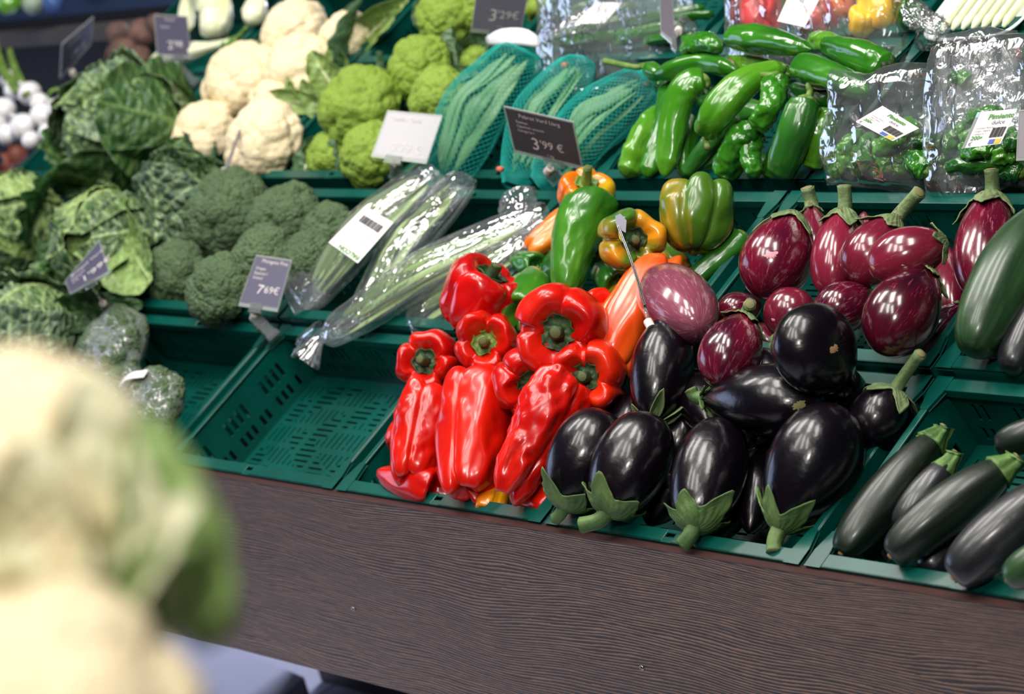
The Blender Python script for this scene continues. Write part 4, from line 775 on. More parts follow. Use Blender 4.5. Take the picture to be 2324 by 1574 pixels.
cabbage('light green savoy cabbage cut off by the left edge', (30, 520, .06), 118, (.2, -.6, .7), G, (SAVOYL, SAVOY, SAVOYL, SAVOY), seed=3, open_leaves=((.4, 1.8, .9, .12, .25, SAVOYD, -1.0), (1.4, 1.8, 1.0, .15, .3, SAVOYD, -1.0)))
cabbage('crinkled grey-green savoy cabbage in the lower left, veins branching upward', (70, 775, .04), 128, (.1, -.5, .8), G, (SAVOYG, SAVOY, SAVOYG), seed=4, open_leaves=((.8, 1.6, 1.0, .1, .2, SAVOYD, -.9), (5.4, 1.6, .9, .08, .15, SAVOYG, -1.1)))
cabbage('savoy cabbage deep in the heap between the front ones', (165, 690, .0), 80, (0, -.5, .8), G, (SAVOYD, SAVOY), seed=5)
G2 = 'loose outer savoy leaves'
pxleaf('grey-green savoy leaf standing up with a fan of pale ribs', (355, 560, .03), (365, 372, .12), 250, (.2, -1, .25), SAVOYG, G2, seed=21, cup=-.25, bendk=-.15, ruf=.1, nveins=5, shape=.9, rib=.035)
pxleaf('dark savoy leaf sweeping from the big cabbage down to the broccoli', (330, 400, .06), (520, 410, .03), 150, (.1, -.7, .7), SAVOY, G2, seed=22, cup=.2, ruf=.1)
pxleaf('long savoy leaf with a thick midrib reaching toward the broccoli', (345, 640, .04), (195, 440, .13), 190, (.5, -.7, .5), SAVOYL, G2, seed=23, cup=.3, bendk=.25, ruf=.08)
pxleaf('dark savoy leaf spreading to the left under the big cabbage', (250, 420, .05), (50, 350, .08), 120, (0, -.6, .8), SAVOY, G2, seed=24, cup=.2, ruf=.12)
pxleaf('dark ruffled savoy leaf behind the left cabbage', (100, 640, .03), (200, 400, .1), 150, (-.2, -.9, .4), SAVOYD, G2, seed=25, cup=.3, ruf=.14)
pxleaf('dark savoy leaf in front of the blue-grey price card', (120, 720, .06), (300, 690, .04), 100, (0, -.7, .7), SAVOYD, G2, seed=26, cup=.3, ruf=.16)
pxleaf('savoy leaf hanging down beside the wrapped broccoli', (150, 660, .05), (185, 800, .0), 130, (.3, -.9, .3), SAVOYG, G2, seed=27, cup=.3, ruf=.1)
pxleaf('bright green crinkled savoy leaf between the cabbages', (110, 690, .04), (110, 560, .09), 90, (.1, -.9, .3), SAVOY, G2, seed=28, cup=.5, ruf=.16)
pxleaf('dark savoy leaf at the left above the light green cabbage', (60, 560, .06), (90, 395, .12), 180, (-.2, -.8, .5), SAVOYD, G2, seed=29, cup=.3, ruf=.12)
pxleaf('small yellowish savoy leaf by the broccoli', (365, 520, .03), (420, 440, .07), 80, (.3, -.9, .3), SAVOY, G2, seed=30, cup=.4, ruf=.14)
pxleaf('savoy leaf running down between the big cabbage and the broccoli heads', (440, 430, .02), (395, 300, .09), 130, (.5, -.8, .4), SAVOY, G2, seed=31, cup=.3, ruf=.1)
# ------------------------------------------------------------------ writing
def text_mesh(s, size, align='LEFT', shear=0, bold=0):
    c = bpy.data.curves.new('t', 'FONT'); c.body = s; c.size = size; c.align_x = align; c.resolution_u = 2; c.shear = shear; c.offset = bold
    o = bpy.data.objects.new('t', c); COL.objects.link(o); me = o.to_mesh(); V = np.array([v.co[:] for v in me.vertices]).reshape(-1, 3); F = [list(p.vertices) for p in me.polygons]
    o.to_mesh_clear(); bpy.data.objects.remove(o); bpy.data.curves.remove(c); return V, F
class Plane:
    """a flat rectangle seen at four pixels TL,TR,BR,BL through the point at height n / distance"""
    def __init__(s, px, at, aspect=None, normal=None):
        c = np.mean(px, 0); s.P = Pn(c[0], c[1], at) if not isinstance(at, tuple) else Pd(c[0], c[1], at[0]); R = [ray(*p) for p in px]
        def quad(n): return [CC + d * (((s.P - CC) @ n) / (d @ n)) for d in R]
        best = None; tv = towards(s.P)
        if normal is None:
            for n in fib(5000, 0, -1.0):
                if n @ tv < .12: continue
                q = quad(n); u = q[1] - q[0]; u2 = q[2] - q[3]; v = q[3] - q[0]; v2 = q[2] - q[1]; lu, lv, lu2, lv2 = map(np.linalg.norm, (u, v, u2, v2))
                e = abs(u @ v) / (lu * lv) + abs(u2 @ v2) / (lu2 * lv2) + abs(math.log(lu / lu2)) * .8 + abs(math.log(lv / lv2)) * .8 + (abs(math.log(lu / lv / aspect)) * 1.2 if aspect else 0) + .02 * (1 - n @ tv)
                if best is None or e < best[0]: best = (e, n)
            normal = best[1]
        s.n = unit(normal); s.q = quad(s.n); s.u = unit(s.q[1] - s.q[0] + s.q[2] - s.q[3]); s.w = (np.linalg.norm(s.q[1] - s.q[0]) + np.linalg.norm(s.q[2] - s.q[3])) / 2
        s.v = unit(s.q[3] - s.q[0] + s.q[2] - s.q[1]); s.h = (np.linalg.norm(s.q[3] - s.q[0]) + np.linalg.norm(s.q[2] - s.q[1])) / 2; s.o = s.q[0]
        if s.n @ tv < 0: s.n = -s.n
    def at(s, a, b, lift=0):                                 # a,b in 0..1 from top left
        q = s.q; return (q[0] * (1 - a) + q[1] * a) * (1 - b) + (q[3] * (1 - a) + q[2] * a) * b + s.n * lift
    def slab(s, a0, b0, a1, b1, z0, z1):
        V = np.array([s.at(a, b, z) for z in (z0, z1) for a, b in ((a0, b0), (a1, b0), (a1, b1), (a0, b1))]); return V, [[0, 3, 2, 1][::-1], [4, 5, 6, 7][::-1], [0, 1, 5, 4], [1, 2, 6, 5], [2, 3, 7, 6], [3, 0, 4, 7]]
    def write(s, parent, txt, a, b, size, mat, align='LEFT', lift=.0012, name='lettering', rot=0, bold=0):
        V, F = text_mesh(txt, size * s.h, align, bold=bold)
        if not len(V): return
        cs, sn = math.cos(rot), math.sin(rot); x = V[:, 0] * cs - V[:, 1] * sn; y = V[:, 0] * sn + V[:, 1] * cs
        P = s.at(a, b, lift) + s.u * x[:, None] - s.v * y[:, None]; return mesh(name, P, F, mat, parent, smooth=False)
    def bars(s, parent, a0, b0, a1, b1, n, mat, seed=0, vert=False, name='barcode'):
        r = rng(seed); P = []; e = np.cumsum(r.choice([1, 1, 2, 3], 2 * n)).astype(float); e = e / e[-1]
        for i in range(n): P.append(s.slab(a0 + (a1 - a0) * e[2 * i], b0, a0 + (a1 - a0) * e[2 * i + 1], b1, .0006, .0011) if not vert else s.slab(a0, b0 + (b1 - b0) * e[2 * i], a1, b0 + (b1 - b0) * e[2 * i + 1], .0006, .0011))
        V, F = join(P); mesh(name, V, F, mat, parent, smooth=False)
def price_card(label, px, at, mat, texts, aspect=1.45, normal=None, clip=None, foot=None, grp='price cards on clips'):
    pl = Plane(np.array(px, float), at, aspect, normal); root = thing('price_card', label, 'price card', pl.P, grp)
    V, F = pl.slab(.02, .03, .98, .93, -.0005, .0005); card = mesh('card', V, F, mat, root, smooth=False)
    fr = [pl.slab(0, 0, 1, .03, -.001, .001), pl.slab(0, .93, 1, 1, -.001, .001), pl.slab(0, .03, .02, .93, -.001, .001), pl.slab(.98, .03, 1, .93, -.001, .001)]
    V, F = join(fr); mesh('clear_sleeve', V, F, MISTY, root, smooth=False)
    for tx in texts: pl.write(card, *tx)
    if foot:
        b = pl.at(foot[0], 1.0); V, F = pl.slab(foot[0] - .14, .92, foot[0] + .14, 1.07, -.002, .0022); mesh('card_clip', V, F, CLEAR, root, smooth=False, bevel=.0008)
        p = pt(foot[1]); d = unit(p - b); V, F, rc = loft([b, p], [.0016, .0016], 10); mesh('rod', V, F, CLEAR, root)
        V, F, rc = loft([p - d * .006, p + d * .006], [.0055, .0055], 18); mesh('pivot', V, F, WHITEP, root, smooth=False, bevel=.0008)
        if clip: holder(root, p, pt(clip))
    return pl, root
def holder(root, p, c):
    """clear acrylic clip from the pivot p down to the rim c"""
    d = unit(c - p); s = unit(np.cross(d, UPN)); t = np.cross(s, d); L = np.linalg.norm(c - p)
    P = [box(p + d * L * .5 + t * .004, (.016, L, .003), s, d, t), box(p + d * L * .5 - t * .004, (.016, L * .9, .003), s, d, t), box(p + d * L * .3, (.018, .006, .010), s, d, t), box(c, (.020, .009, .014), s, d, t), box(p + d * .004, (.012, .008, .012), s, d, t)]
    V, F = join(P); mesh('rim_clip', V, F, CLEAR, root, smooth=False, bevel=.0012); V, F, rc = loft([p + d * L * .45 - s * .009, p + d * L * .45 + s * .009], [.0022, .0022], 12); mesh('clip_spring', V, F, STEEL, root)
# the seven readable cards and the three seen edge-on
price_card('slate price card reading 3\'99 euro in front of the netted beans', [(1143, 240), (1302, 276), (1324, 384), (1168, 346)], .10, SLATE,
    [("Pebrot Verd Llarg", .2, .17, .115, CHALK), ("Espanya", .14, .29, .075, CHALK), ("Capsicum annuum", .14, .38, .075, CHALK), ("Categoria I", .14, .47, .075, CHALK), ("3", .30, .80, .36, CHALK), ("'99 €", .43, .73, .23, CHALK), ("1 kg", .50, .90, .085, CHALK)],
    clip=(1262, 404, .02), foot=(.58, (1245, 386, .05)))
price_card('blue-grey price card reading 7\'69 euro in front of the broccoli', [(582, 578), (663, 590), (630, 708), (541, 694)], .065, SLATEB,
    [("Mongeta Fina", .22, .13, .1, CHALK), ("Origen", .12, .27, .075, CHALK), ("Espanya I", .12, .36, .075, CHALK), ("Granel", .12, .45, .075, CHALK), ("7", .33, .72, .25, CHALK), ("'69€", .47, .69, .19, CHALK)],
    aspect=.75, clip=(620, 762, .01), foot=(.45, (576, 718, .04)))
price_card('tilted grey price card reading 3\'29 euro at the top edge', [(1084, -40), (1204, -34), (1180, 82), (1068, 72)], .09, newmat('pale_grey_price_card', (116, 114, 128), .35),
    [("Bròcoli Verd", .2, .2, .1, CHALK), ("3", .30, .74, .34, CHALK), ("'29€", .47, .68, .22, CHALK), ("1 kg", .5, .87, .07, CHALK)], aspect=1.0, foot=(.5, (1130, 92, .06)), clip=(1150, 112, .02))
price_card('blurred dark price card reading 2\'98 euro in front of the fennel', [(349, 33), (425, 36), (434, 133), (357, 130)], .07, SLATEB,
    [("Fonoll", .3, .14, .09, CHALK), ("Espanya", .15, .3, .07, CHALK), ("2", .32, .8, .28, CHALK), ("'98", .48, .74, .2, CHALK)], aspect=.8, foot=(.6, (400, 150, .05)), clip=(440, 188, .01))
price_card('blurred tilted price card at the far left, seen at an angle', [(140, 100), (212, 38), (206, 100), (136, 178)], .08, SLATEB,
    [("1'99 €", .3, .75, .26, CHALK), ("Remolatxa", .2, .25, .13, CHALK)], aspect=1.2, foot=(.4, (165, 165, .05)), clip=(205, 210, .0))
price_card('dark violet price card stuck among the savoy leaves', [(148, 638), (226, 544), (250, 620), (160, 668)], .12, SLATEB,
    [("Bròquil Verd", .15, .2, .13, CHALK), ("Espanya", .14, .4, .09, CHALK), ("Cat. I", .14, .55, .09, CHALK), ("1'99€", .35, .82, .27, CHALK)], aspect=1.1, foot=(.5, (235, 690, .06)), clip=(290, 730, .0))
def half(P, lamp): a = towards(P); b = unit(RW.T @ (np.array(lamp) - W(P))); return unit(a + b)
Pg = Pn(922, 310, .10)
price_card('white-glaring price card reflecting a lamp beside the lime cauliflowers', [(880, 250), (1005, 262), (968, 372), (842, 356)], .10, SLATEG,
    [("Coliflor Verda", .12, .2, .11, CHALK), ("2'79 €", .3, .82, .24, CHALK)], normal=half(Pg, (.6, -.95, 3.1)), foot=(.4, (898, 372, .06)), clip=(900, 398, .02))
price_card('price card cut off by the right edge of the photo', [(2312, 250), (2400, 240), (2404, 360), (2306, 365)], .09, newmat('grey_card', (130, 124, 132), .4), [("Pimiento", .2, .2, .12, CHALK)], aspect=.75)
price_card('narrow grey price card seen almost edge-on in front of the white cauliflower', [(552, 268), (559, 262), (520, 380), (509, 382)], .07, newmat('side_grey_card', (120, 112, 112), .5), [], aspect=None, normal=unit(np.array([.05, .3, .3]) + .25 * towards(Pn(535, 325, .07))), foot=(.5, (508, 388, .04)), clip=(530, 412, .01))
price_card('grey price card seen edge-on at the top, over the bagged greens', [(1497, -30), (1525, -30), (1532, 106), (1500, 78)], .08, newmat('edge_grey_card', (108, 104, 114), .45), [], aspect=None, normal=unit(np.array([.0, .5, .2]) + .4 * towards(Pn(1512, 40, .08))), foot=(.9, (1540, 70, .07)), clip=(1548, 100, .02))
# thin stand with folded clear card, between the peppers
r0 = thing('label_stand', 'thin clear label stand rising from the black aubergine to the green pepper', 'label holder', Pn(1470, 740, .06))
a, b, c = Pn(1474, 736, .09), Pn(1464, 700, .10), Pn(1398, 505, .17)
for off in (0, .0022):
    V, F, rc = loft(spline([b, (b + c) / 2 + np.array([.003, 0, 0]), c], 20) + off * np.array([.6, .5, 0]), .0009, 8); mesh('rod', V, F, STEEL, r0)
V, F, rc = loft([a + (b - a) * .1, b], [.0026, .0022], 10); mesh('joint', V, F, CLEAR, r0); V, F, rc = loft([a - np.array([-.004, .003, .002]), a + np.array([-.004, .003, .002])], [.0052, .0052], 16); mesh('pivot', V, F, WHITEP, r0, smooth=False)
for q, mt in (([(1396, 490), (1408, 484), (1422, 500), (1420, 528), (1410, 522), (1398, 508)], newmat('clear_grey_tab', (176, 176, 190), .25)), ([(1402, 515), (1407, 520), (1413, 550), (1405, 540)], newmat('yellow_tab', (226, 206, 90), .4))):
    pl = Plane(np.array([(1396, 486), (1422, 490), (1420, 528), (1398, 520)], float), (depth(c) - .003,), None, towards(c)); R = [CC + ray(*p) * (((pl.P - CC) @ pl.n) / (ray(*p) @ pl.n)) for p in q]
    V = np.array(R + [p - pl.n * .0006 for p in R]); k = len(R); mesh('label_tab', V, [list(range(k)), list(range(k, 2 * k))[::-1]] + [[i, i + k, (i + 1) % k + k, (i + 1) % k] for i in range(k)], mt, r0, smooth=False)
# ------------------------------------------------------------------ flat beans
def bean(name, label, group, P, w, th, mat, seed, cat='bean'):
    line = spline(P, 40); ts = end_dense(26, .7); path = np.stack([np.interp(ts, np.linspace(0, 1, 40), line[:, k]) for k in range(3)], 1); r = rng(seed)
    rad = w * np.clip(np.minimum(ts / .12, (1 - ts) / .16), .06, 1) ** .55 * (.9 + .1 * np.cos(ts * 26 + seed)); tilt = r.uniform(-.9, .9)
    up = unit(np.array([r.normal(0, .5), r.normal(0, .3) - .6, .8]) + tilt * np.array([.5, 0, 0]))
    V, F, rc = loft(path, rad, 14, None, up=up, flat=(th / w, 1)); return tag(mesh(name, V, F, mat, attrs={'rc': rc}), label, cat, group)
def bundle(a, b, mid, n, spread, w, mat, name, label, group, seed, jl=.12, th=.0022):
    a, b = pt(a), pt(b); m = (a + b) / 2 + np.array(mid); L = np.linalg.norm(b - a); T = unit(b - a); S = unit(np.cross(T, UPN)); U = np.cross(S, T); r = rng(seed); out = []
    for i in range(n):
        k = (i + .5) / n * 2 - 1; layer = i % 3; o = S * spread * (k + r.normal(0, .08)) + U * (layer * .008 - .006 + (1 - k * k) * spread * .35)
        a1 = a + T * r.uniform(0, jl) * L + o * .55 + S * r.normal(0, spread * .12); b1 = b - T * r.uniform(0, jl) * L + o * .6 + S * r.normal(0, spread * .15)
        m1 = m + o * 1.0 + S * r.normal(0, spread * .15); out.append(bean(name, label, group, [a1, (a1 + m1) / 2 + S * r.normal(0, .003), m1, (m1 + b1) / 2 + S * r.normal(0, .003), b1], w * r.uniform(.8, 1.15), th, mat, seed * 100 + i))
    return a, b, m
def film_sleeve(name, label, cat, pts, radii, mat, group=None, flat=(.55, 1), seed=0, nph=72, nl=90, crk=.05, up=UPN, part='film'):
    line = spline(pts, nl); rad = spline(np.stack([radii, radii, radii], 1), nl)[:, 0]; root = thing(name, label, cat, line[nl // 2], group)
    def mod(ph, t):
        q = np.stack([np.cos(ph) * 3 + 0 * t, np.sin(ph) * 3 + 0 * t, t * 6 + 0 * ph], -1); q2 = np.stack([np.cos(ph) * 4 + 0 * t, np.sin(ph) * 4 + 0 * t, t * 3 + 0 * ph], -1)
        return 1 + crk * (1 - 2 * np.abs(vnoise(q, 1.6, seed))) + crk * .6 * (1 - 2 * np.abs(vnoise(q2, 3.5, seed + 1))) - crk
    V, F, rc = loft(line, rad, nph, mod, up=up, flat=flat, caps=False); mesh(part, V, F, mat, root); return root
G = 'flat beans inside the plastic bags'; LB = 'one of the flat green beans packed inside a clear plastic bag'
BG = 'clear bags of flat beans'
a, b, m = bundle((716, 664, .015), (968, 404, .045), (0, 0, .012), 14, .034, .0068, BEAN, 'flat_bean', 'one of the flat green beans packed in the leftmost clear bag with the barcode label', 'flat beans in the leftmost clear bag with the barcode label', 1)
bag1 = film_sleeve('bean_bag', 'clear bag of flat beans with the white barcode label, leftmost', 'bag of beans', [a + (a - b) * .12, a, a + (m - a) * .6, m, m + (b - m) * .6, b, b + (b - a) * .08], np.array([.020, .034, .046, .050, .046, .038, .03]), FILM, BG, seed=1)
pl = Plane(np.array([(828, 468), (893, 505), (812, 597), (746, 550)], float), .088, 0.72); lab = mesh('paper_label', *pl.slab(0, 0, 1, 1, -.0002, .0003), PAPER, bag1, smooth=False)
pl.bars(lab, .16, .16, .86, .32, 26, INK, 3); pl.write(lab, "Mongeta verda plana", .95, .50, .05, INK, rot=PI, lift=.0009); pl.write(lab, "Pes net 500 g", .92, .60, .05, INK, rot=PI, lift=.0009); pl.write(lab, "Origen: Espanya", .92, .70, .045, INK, rot=PI, lift=.0009)
pl.write(lab, "FALCON", .95, .88, .13, GINK, rot=PI, lift=.0009, bold=.0004)
a, b, m = bundle((822, 716, .02), (1032, 428, .04), (0, 0, .01), 12, .030, .0068, BEAN, 'flat_bean', 'one of the flat green beans packed in the middle clear bag', 'flat beans in the middle clear bag', 2)
film_sleeve('bean_bag', 'clear bag of flat beans in the middle, with bright creases', 'bag of beans', [a + (a - b) * .1, a, a + (m - a) * .6, m, m + (b - m) * .6, b, b + (b - a) * .08], np.array([.020, .030, .040, .044, .042, .036, .03]), FILM, BG, seed=2)
a, b, m = bundle((770, 742, .022), (1196, 512, .03), (0, 0, .01), 13, .030, .0066, BEAN, 'flat_bean', 'one of the flat green beans packed in the clear bag across the front rim', 'flat beans in the clear bag across the front rim', 3)
film_sleeve('bean_bag', 'clear bag of flat beans lying across the front rim, tied end at the left', 'bag of beans', [a + (a - b) * .16 + np.array([0, -.02, -.012]), a + (a - b) * .1, a + (a - b) * .02, a + (m - a) * .5, m, m + (b - m) * .6, b, b + (b - a) * .1], np.array([.034, .012, .03, .040, .044, .042, .036, .026]), FILM, BG, seed=3, crk=.08)
P = [Pn(1160, 540, .03), Pn(1172, 500, .035), Pn(1176, 450, .04), Pn(1178, 436, .042)]
film_sleeve('plastic_bag', 'crumpled empty top of a clear bag behind the orange pepper', 'plastic bag', P, np.array([.04, .03, .028, .02]), FILM2, seed=4, crk=.16)
a, b, m = bundle((960, 720, .0), (1190, 560, .015), (0, 0, .0), 8, .034, .0066, BEAN, 'flat_bean', 'one of the flat green beans packed in the lowest bag behind the red peppers', 'flat beans in the lowest bag behind the red peppers', 4)
film_sleeve('bean_bag', 'clear bag of flat beans lowest at the right behind the red peppers', 'bag of beans', [a + (a - b) * .1, a, m, b, b + (b - a) * .08], np.array([.03, .04, .046, .04, .03]), FILM2, BG, seed=5)
V, F, rc = loft(spline([Pn(760, 740, .02), Pn(735, 770, .012), Pn(725, 798, .0)], 14), np.linspace(.012, .0006, 14), 20, lambda ph, t: 1 + .3 * np.cos(3 * ph), flat=(.12, 1)); tag(mesh('plastic_tail', V, F, FILM2), 'pointed plastic tail of a bean bag hanging into the empty crate', 'plastic film')
V, F, rc = loft(spline([Pn(720, 742, .03), Pn(700, 760, .02), Pn(690, 778, .008)], 20), np.linspace(.012, .026, 20), 40, lambda ph, t: 1 + .3 * np.cos(5 * ph) * t + .1 * np.sin(11 * ph), flat=(.35, 1), caps=False); tag(mesh('plastic_ruffle', V, F, FILM2), 'ruffled tied end of a bean bag over the empty crate corner', 'plastic film')
V, F, rc = loft(spline([Pn(700, 690, .02), Pn(668, 640, .03), Pn(660, 610, .03), Pn(675, 590, .03)], 24), np.linspace(.02, .012, 24), 30, lambda ph, t: 1 + .25 * np.cos(4 * ph + 3 * t), flat=(.3, 1), caps=False); tag(mesh('plastic_ruffle', V, F, FILM2), 'loose film end beside the blue-grey price card', 'plastic film')
# netted beans
def net_bag(label, a, b, mid, spread, n, seed, pts_r, tie):
    A, B, m = bundle(a, b, mid, n, spread, .0078, NBEAN, 'netted_bean', 'one of the long green beans inside the ' + label.split(' turq')[0].split(' net bag')[0] * 0 + {11: 'leftmost turquoise net with the white tag', 12: 'middle turquoise net', 13: 'right turquoise net by the long peppers'}[seed], 'beans in net %d' % (seed - 10), seed, th=.003)
    root = thing('net_bag', label, 'bag of beans', m, 'turquoise net bags of beans'); line = spline([A + (A - B) * .12, A, A + (m - A) * .5, m, m + (B - m) * .5, B, B + (B - A) * .07], 74); rad = spline(np.stack([pts_r] * 3, 1), 74)[:, 0]
    V, F, rc = loft(line, rad, 64, lambda ph, t: 1 + .05 * np.cos(3 * ph + 5 * t) + .03 * np.cos(7 * ph), flat=(.62, 1), caps=False)
    D = []                                                                   # diamond mesh
    for i in range(0, 72, 1):
        for j in range(64):
            if (i + j) % 2 == 0: D.append([i * 64 + j, (i + 1) * 64 + (j + 1) % 64, (i + 2) * 64 + j, (i + 1) * 64 + (j - 1) % 64])
    o = mesh('netting', V, D, NET, root); w = o.modifiers.new('w', 'WIREFRAME'); w.thickness = .0009; w.use_even_offset = False; w.use_replace = True
    V, F, rc = loft([pt(tie) - np.array([.004, 0, 0]), pt(tie) + np.array([.004, 0, 0])], [.004, .004], 12); mesh('tie', V, F, NETTIE, root); return root
net_bag('large turquoise net bag of green beans with a white paper tag, leftmost', (1010, 400, .01), (1180, 130, .07), (0, 0, .015), .042, 14, 11, np.array([.02, .045, .062, .066, .062, .05, .03]), (1135, 384, .03))
net_bag('turquoise net bag of green beans in the middle behind the slate price card', (1180, 395, .0), (1310, 150, .045), (0, 0, .01), .036, 11, 12, np.array([.02, .035, .05, .055, .05, .036, .015]), (1282, 148, .06))
net_bag('turquoise net bag of green beans at the right wall of its crate', (1250, 395, .0), (1462, 190, .035), (0, 0, .01), .040, 13, 13, np.array([.025, .045, .058, .06, .055, .04, .02]), (1470, 190, .04))
P = [Pn(1106, 92, .085), Pn(1140, 84, .10), Pn(1190, 84, .10), Pn(1226, 96, .085)]; V = []
for i in range(12):
    for j in range(8):
        c0_ = spline(P, 12)[i]; k = j / 7 * 2 - 1; V.append(c0_ + np.array([.25, -.8, -.55]) * .013 * k * (1 - ((i - 5.5) / 6.2) ** 2) ** .5 + np.array([0, 0, .004 * (1 - k * k)]))
tag(mesh('paper_tag', V, grid_faces(12, 8), PAPER, solid=.0006), 'white paper tag folded over the top of the leftmost net bag', 'paper tag')
# ------------------------------------------------------------------ bagged small green peppers, third row
G = 'small green peppers in plastic bags'; k = 0
LBS = 'one of the small green peppers packed in the clear plastic bags'
for (x0, y0, x1, y1, r, n) in ((1900, 370, 1925, 330, 22, .02), (1960, 380, 1950, 345, 26, .03), (2020, 385, 1990, 350, 24, .02), (2070, 385, 2120, 352, 28, .03), (2110, 390, 2060, 360, 26, .035), (1990, 340, 2060, 320, 24, .04), (2080, 330, 2140, 330, 24, .04), (2080, 300, 2050, 280, 20, .05), (1910, 345, 1960, 300, 20, .03), (2150, 380, 2280, 376, 20, .035),
                                (2190, 350, 2260, 345, 22, .05), (2300, 350, 2240, 370, 22, .04), (2290, 330, 2330, 320, 22, .05), (2200, 270, 2280, 255, 20, .06), (2150, 330, 2200, 280, 20, .03), (2320, 395, 2270, 388, 24, .02), (2200, 190, 2160, 175, 22, .03)) + tuple((1895 + 46 * (i % 6) + 9 * (i // 6), 392 - 22 * (i // 6), 1920 + 46 * (i % 6) + 9 * (i // 6), 372 - 22 * (i // 6) - 16 * (i % 2), 21, .012 + .008 * (i // 6)) for i in range(18)) + tuple((2190 + 40 * (i % 4), 392 - 24 * (i // 4), 2222 + 40 * (i % 4), 376 - 24 * (i // 4), 20, .015 + .008 * (i // 4)) for i in range(16)):
    side_ = ('left', 'right')[x0 > 2165]
    longpep('one of the small green peppers packed in the %s clear bag' % side_, [(x0, y0, n), ((x0 + x1) / 2, (y0 + y1) / 2 - 5, n + .006), (x1, y1, n)], r, (DGPEP, MGPEP, GPEP)[k % 3], 'small green peppers in the %s bag' % side_, seed=60 + k, wr=.22, name='small_green_pepper', stem=None); k += 1
def pillow(name, label, cat, C, ex, ey, sx, sy, sz, mat, group, seed, crk=.1, pw=.4, tpr=.22):
    c = pt(C); ex, ey = unit(ex), unit(ey); ez = unit(np.cross(ex, ey)); root = thing(name, label, cat, c, group); n = 60; V = []
    g = np.linspace(-1, 1, n); a, b = np.meshgrid(g, g, indexing='ij'); tw_ = 1 - tpr * (b + 1) / 2; hgt = ((1 - a ** 4) * (1 - b ** 4)) ** pw; F = []
    q = np.stack([a * 2.2, b * 2.2, 0 * a + seed], -1); rd = 1 - 2 * np.abs(vnoise(q, 1.3, seed)); rd2 = 1 - 2 * np.abs(vnoise(q, 2.9, seed + 1)); e = 1 + .13 * vnoise(q, .7, seed + 2)
    for sgn in (1, -1):
        V.append((c + ex * (a * sx * e * tw_)[..., None] + ey * (b * sy * e)[..., None] + ez * (sgn * hgt * sz * (1 + 0 * a) + (crk * rd + crk * .5 * rd2) * sz * .9)[..., None]).reshape(-1, 3))
    F = grid_faces(n, n) + grid_faces(n, n, False, n * n); o = mesh('film', np.vstack(V), F, mat, root); return root
BG = 'clear bags of small green peppers'
pb1 = pillow('pepper_bag', 'crinkled clear bag of small green peppers with a tilted label, left one', 'bag of peppers', (2008, 292, .05), (.75, .1, -.1), (-.1, .7, .75), .090, .072, .03, FILM2, BG, 1)
pb2 = pillow('pepper_bag', 'crinkled clear bag of small green peppers with an upright label, right one', 'bag of peppers', (2244, 272, .055), (.8, .15, -.1), (-.1, .7, .75), .082, .085, .03, FILM2, BG, 2)
pillow('pepper_bag', 'dark clear bag of peppers in the shade behind the two labelled ones', 'bag of peppers', (2215, 180, .02), (.8, .1, -.1), (-.1, .7, .5), .07, .06, .025, FILM, BG, 3)
pl = Plane(np.array([(2003, 240), (2086, 291), (2026, 320), (1942, 276)], float), .085, None, unit(.6 * towards(Pn(2010, 280, .08)) + np.array([0, -.3, .7]))); lab = mesh('paper_label', *pl.slab(0, 0, 1, 1, -.0002, .0003), PAPER, pb1, smooth=False)
def pim(pl, lab):
    pl.write(lab, "Pimiento", .3, .24, .2, GINK, lift=.0009, bold=.0003); pl.write(lab, "dulce", .46, .40, .17, INK, lift=.0009); pl.write(lab, "Variedad: Padrón", .08, .50, .07, INK, lift=.0009); pl.write(lab, "Origen: España", .08, .58, .07, INK, lift=.0009); pl.write(lab, "Categoría: I", .08, .66, .07, INK, lift=.0009)
    pl.write(lab, "200g", .06, .80, .16, GINK, lift=.0009, bold=.0002); pl.write(lab, "€", .05, .96, .16, INK, lift=.0009); pl.bars(lab, .56, .5, .94, .78, 18, INK, 5)
    mesh('blue_mark', *pl.slab(.62, .84, .78, .97, .0004, .0009), BLUEI, lab, smooth=False); mesh('amber_mark', *pl.slab(.79, .84, .95, .97, .0004, .0009), YELI, lab, smooth=False)
pim(pl, lab)
pl = Plane(np.array([(2226, 254), (2309, 247), (2271, 326), (2190, 336)], float), .10, None, unit(.6 * towards(Pn(2240, 290, .1)) + np.array([0, -.3, .7]))); lab = mesh('paper_label', *pl.slab(0, 0, 1, 1, -.0002, .0003), PAPER, pb2, smooth=False); pim(pl, lab)
mesh('blue_strip', *pl.slab(-.09, .0, -.01, .15, -.0002, .0003), newmat('pale_blue_strip', (150, 190, 205), .5), pb2, smooth=False); mesh('grey_strip', *pl.slab(-.09, .16, -.01, 1, -.0002, .0003), newmat('grey_strip', (130, 132, 134), .5), pb2, smooth=False)
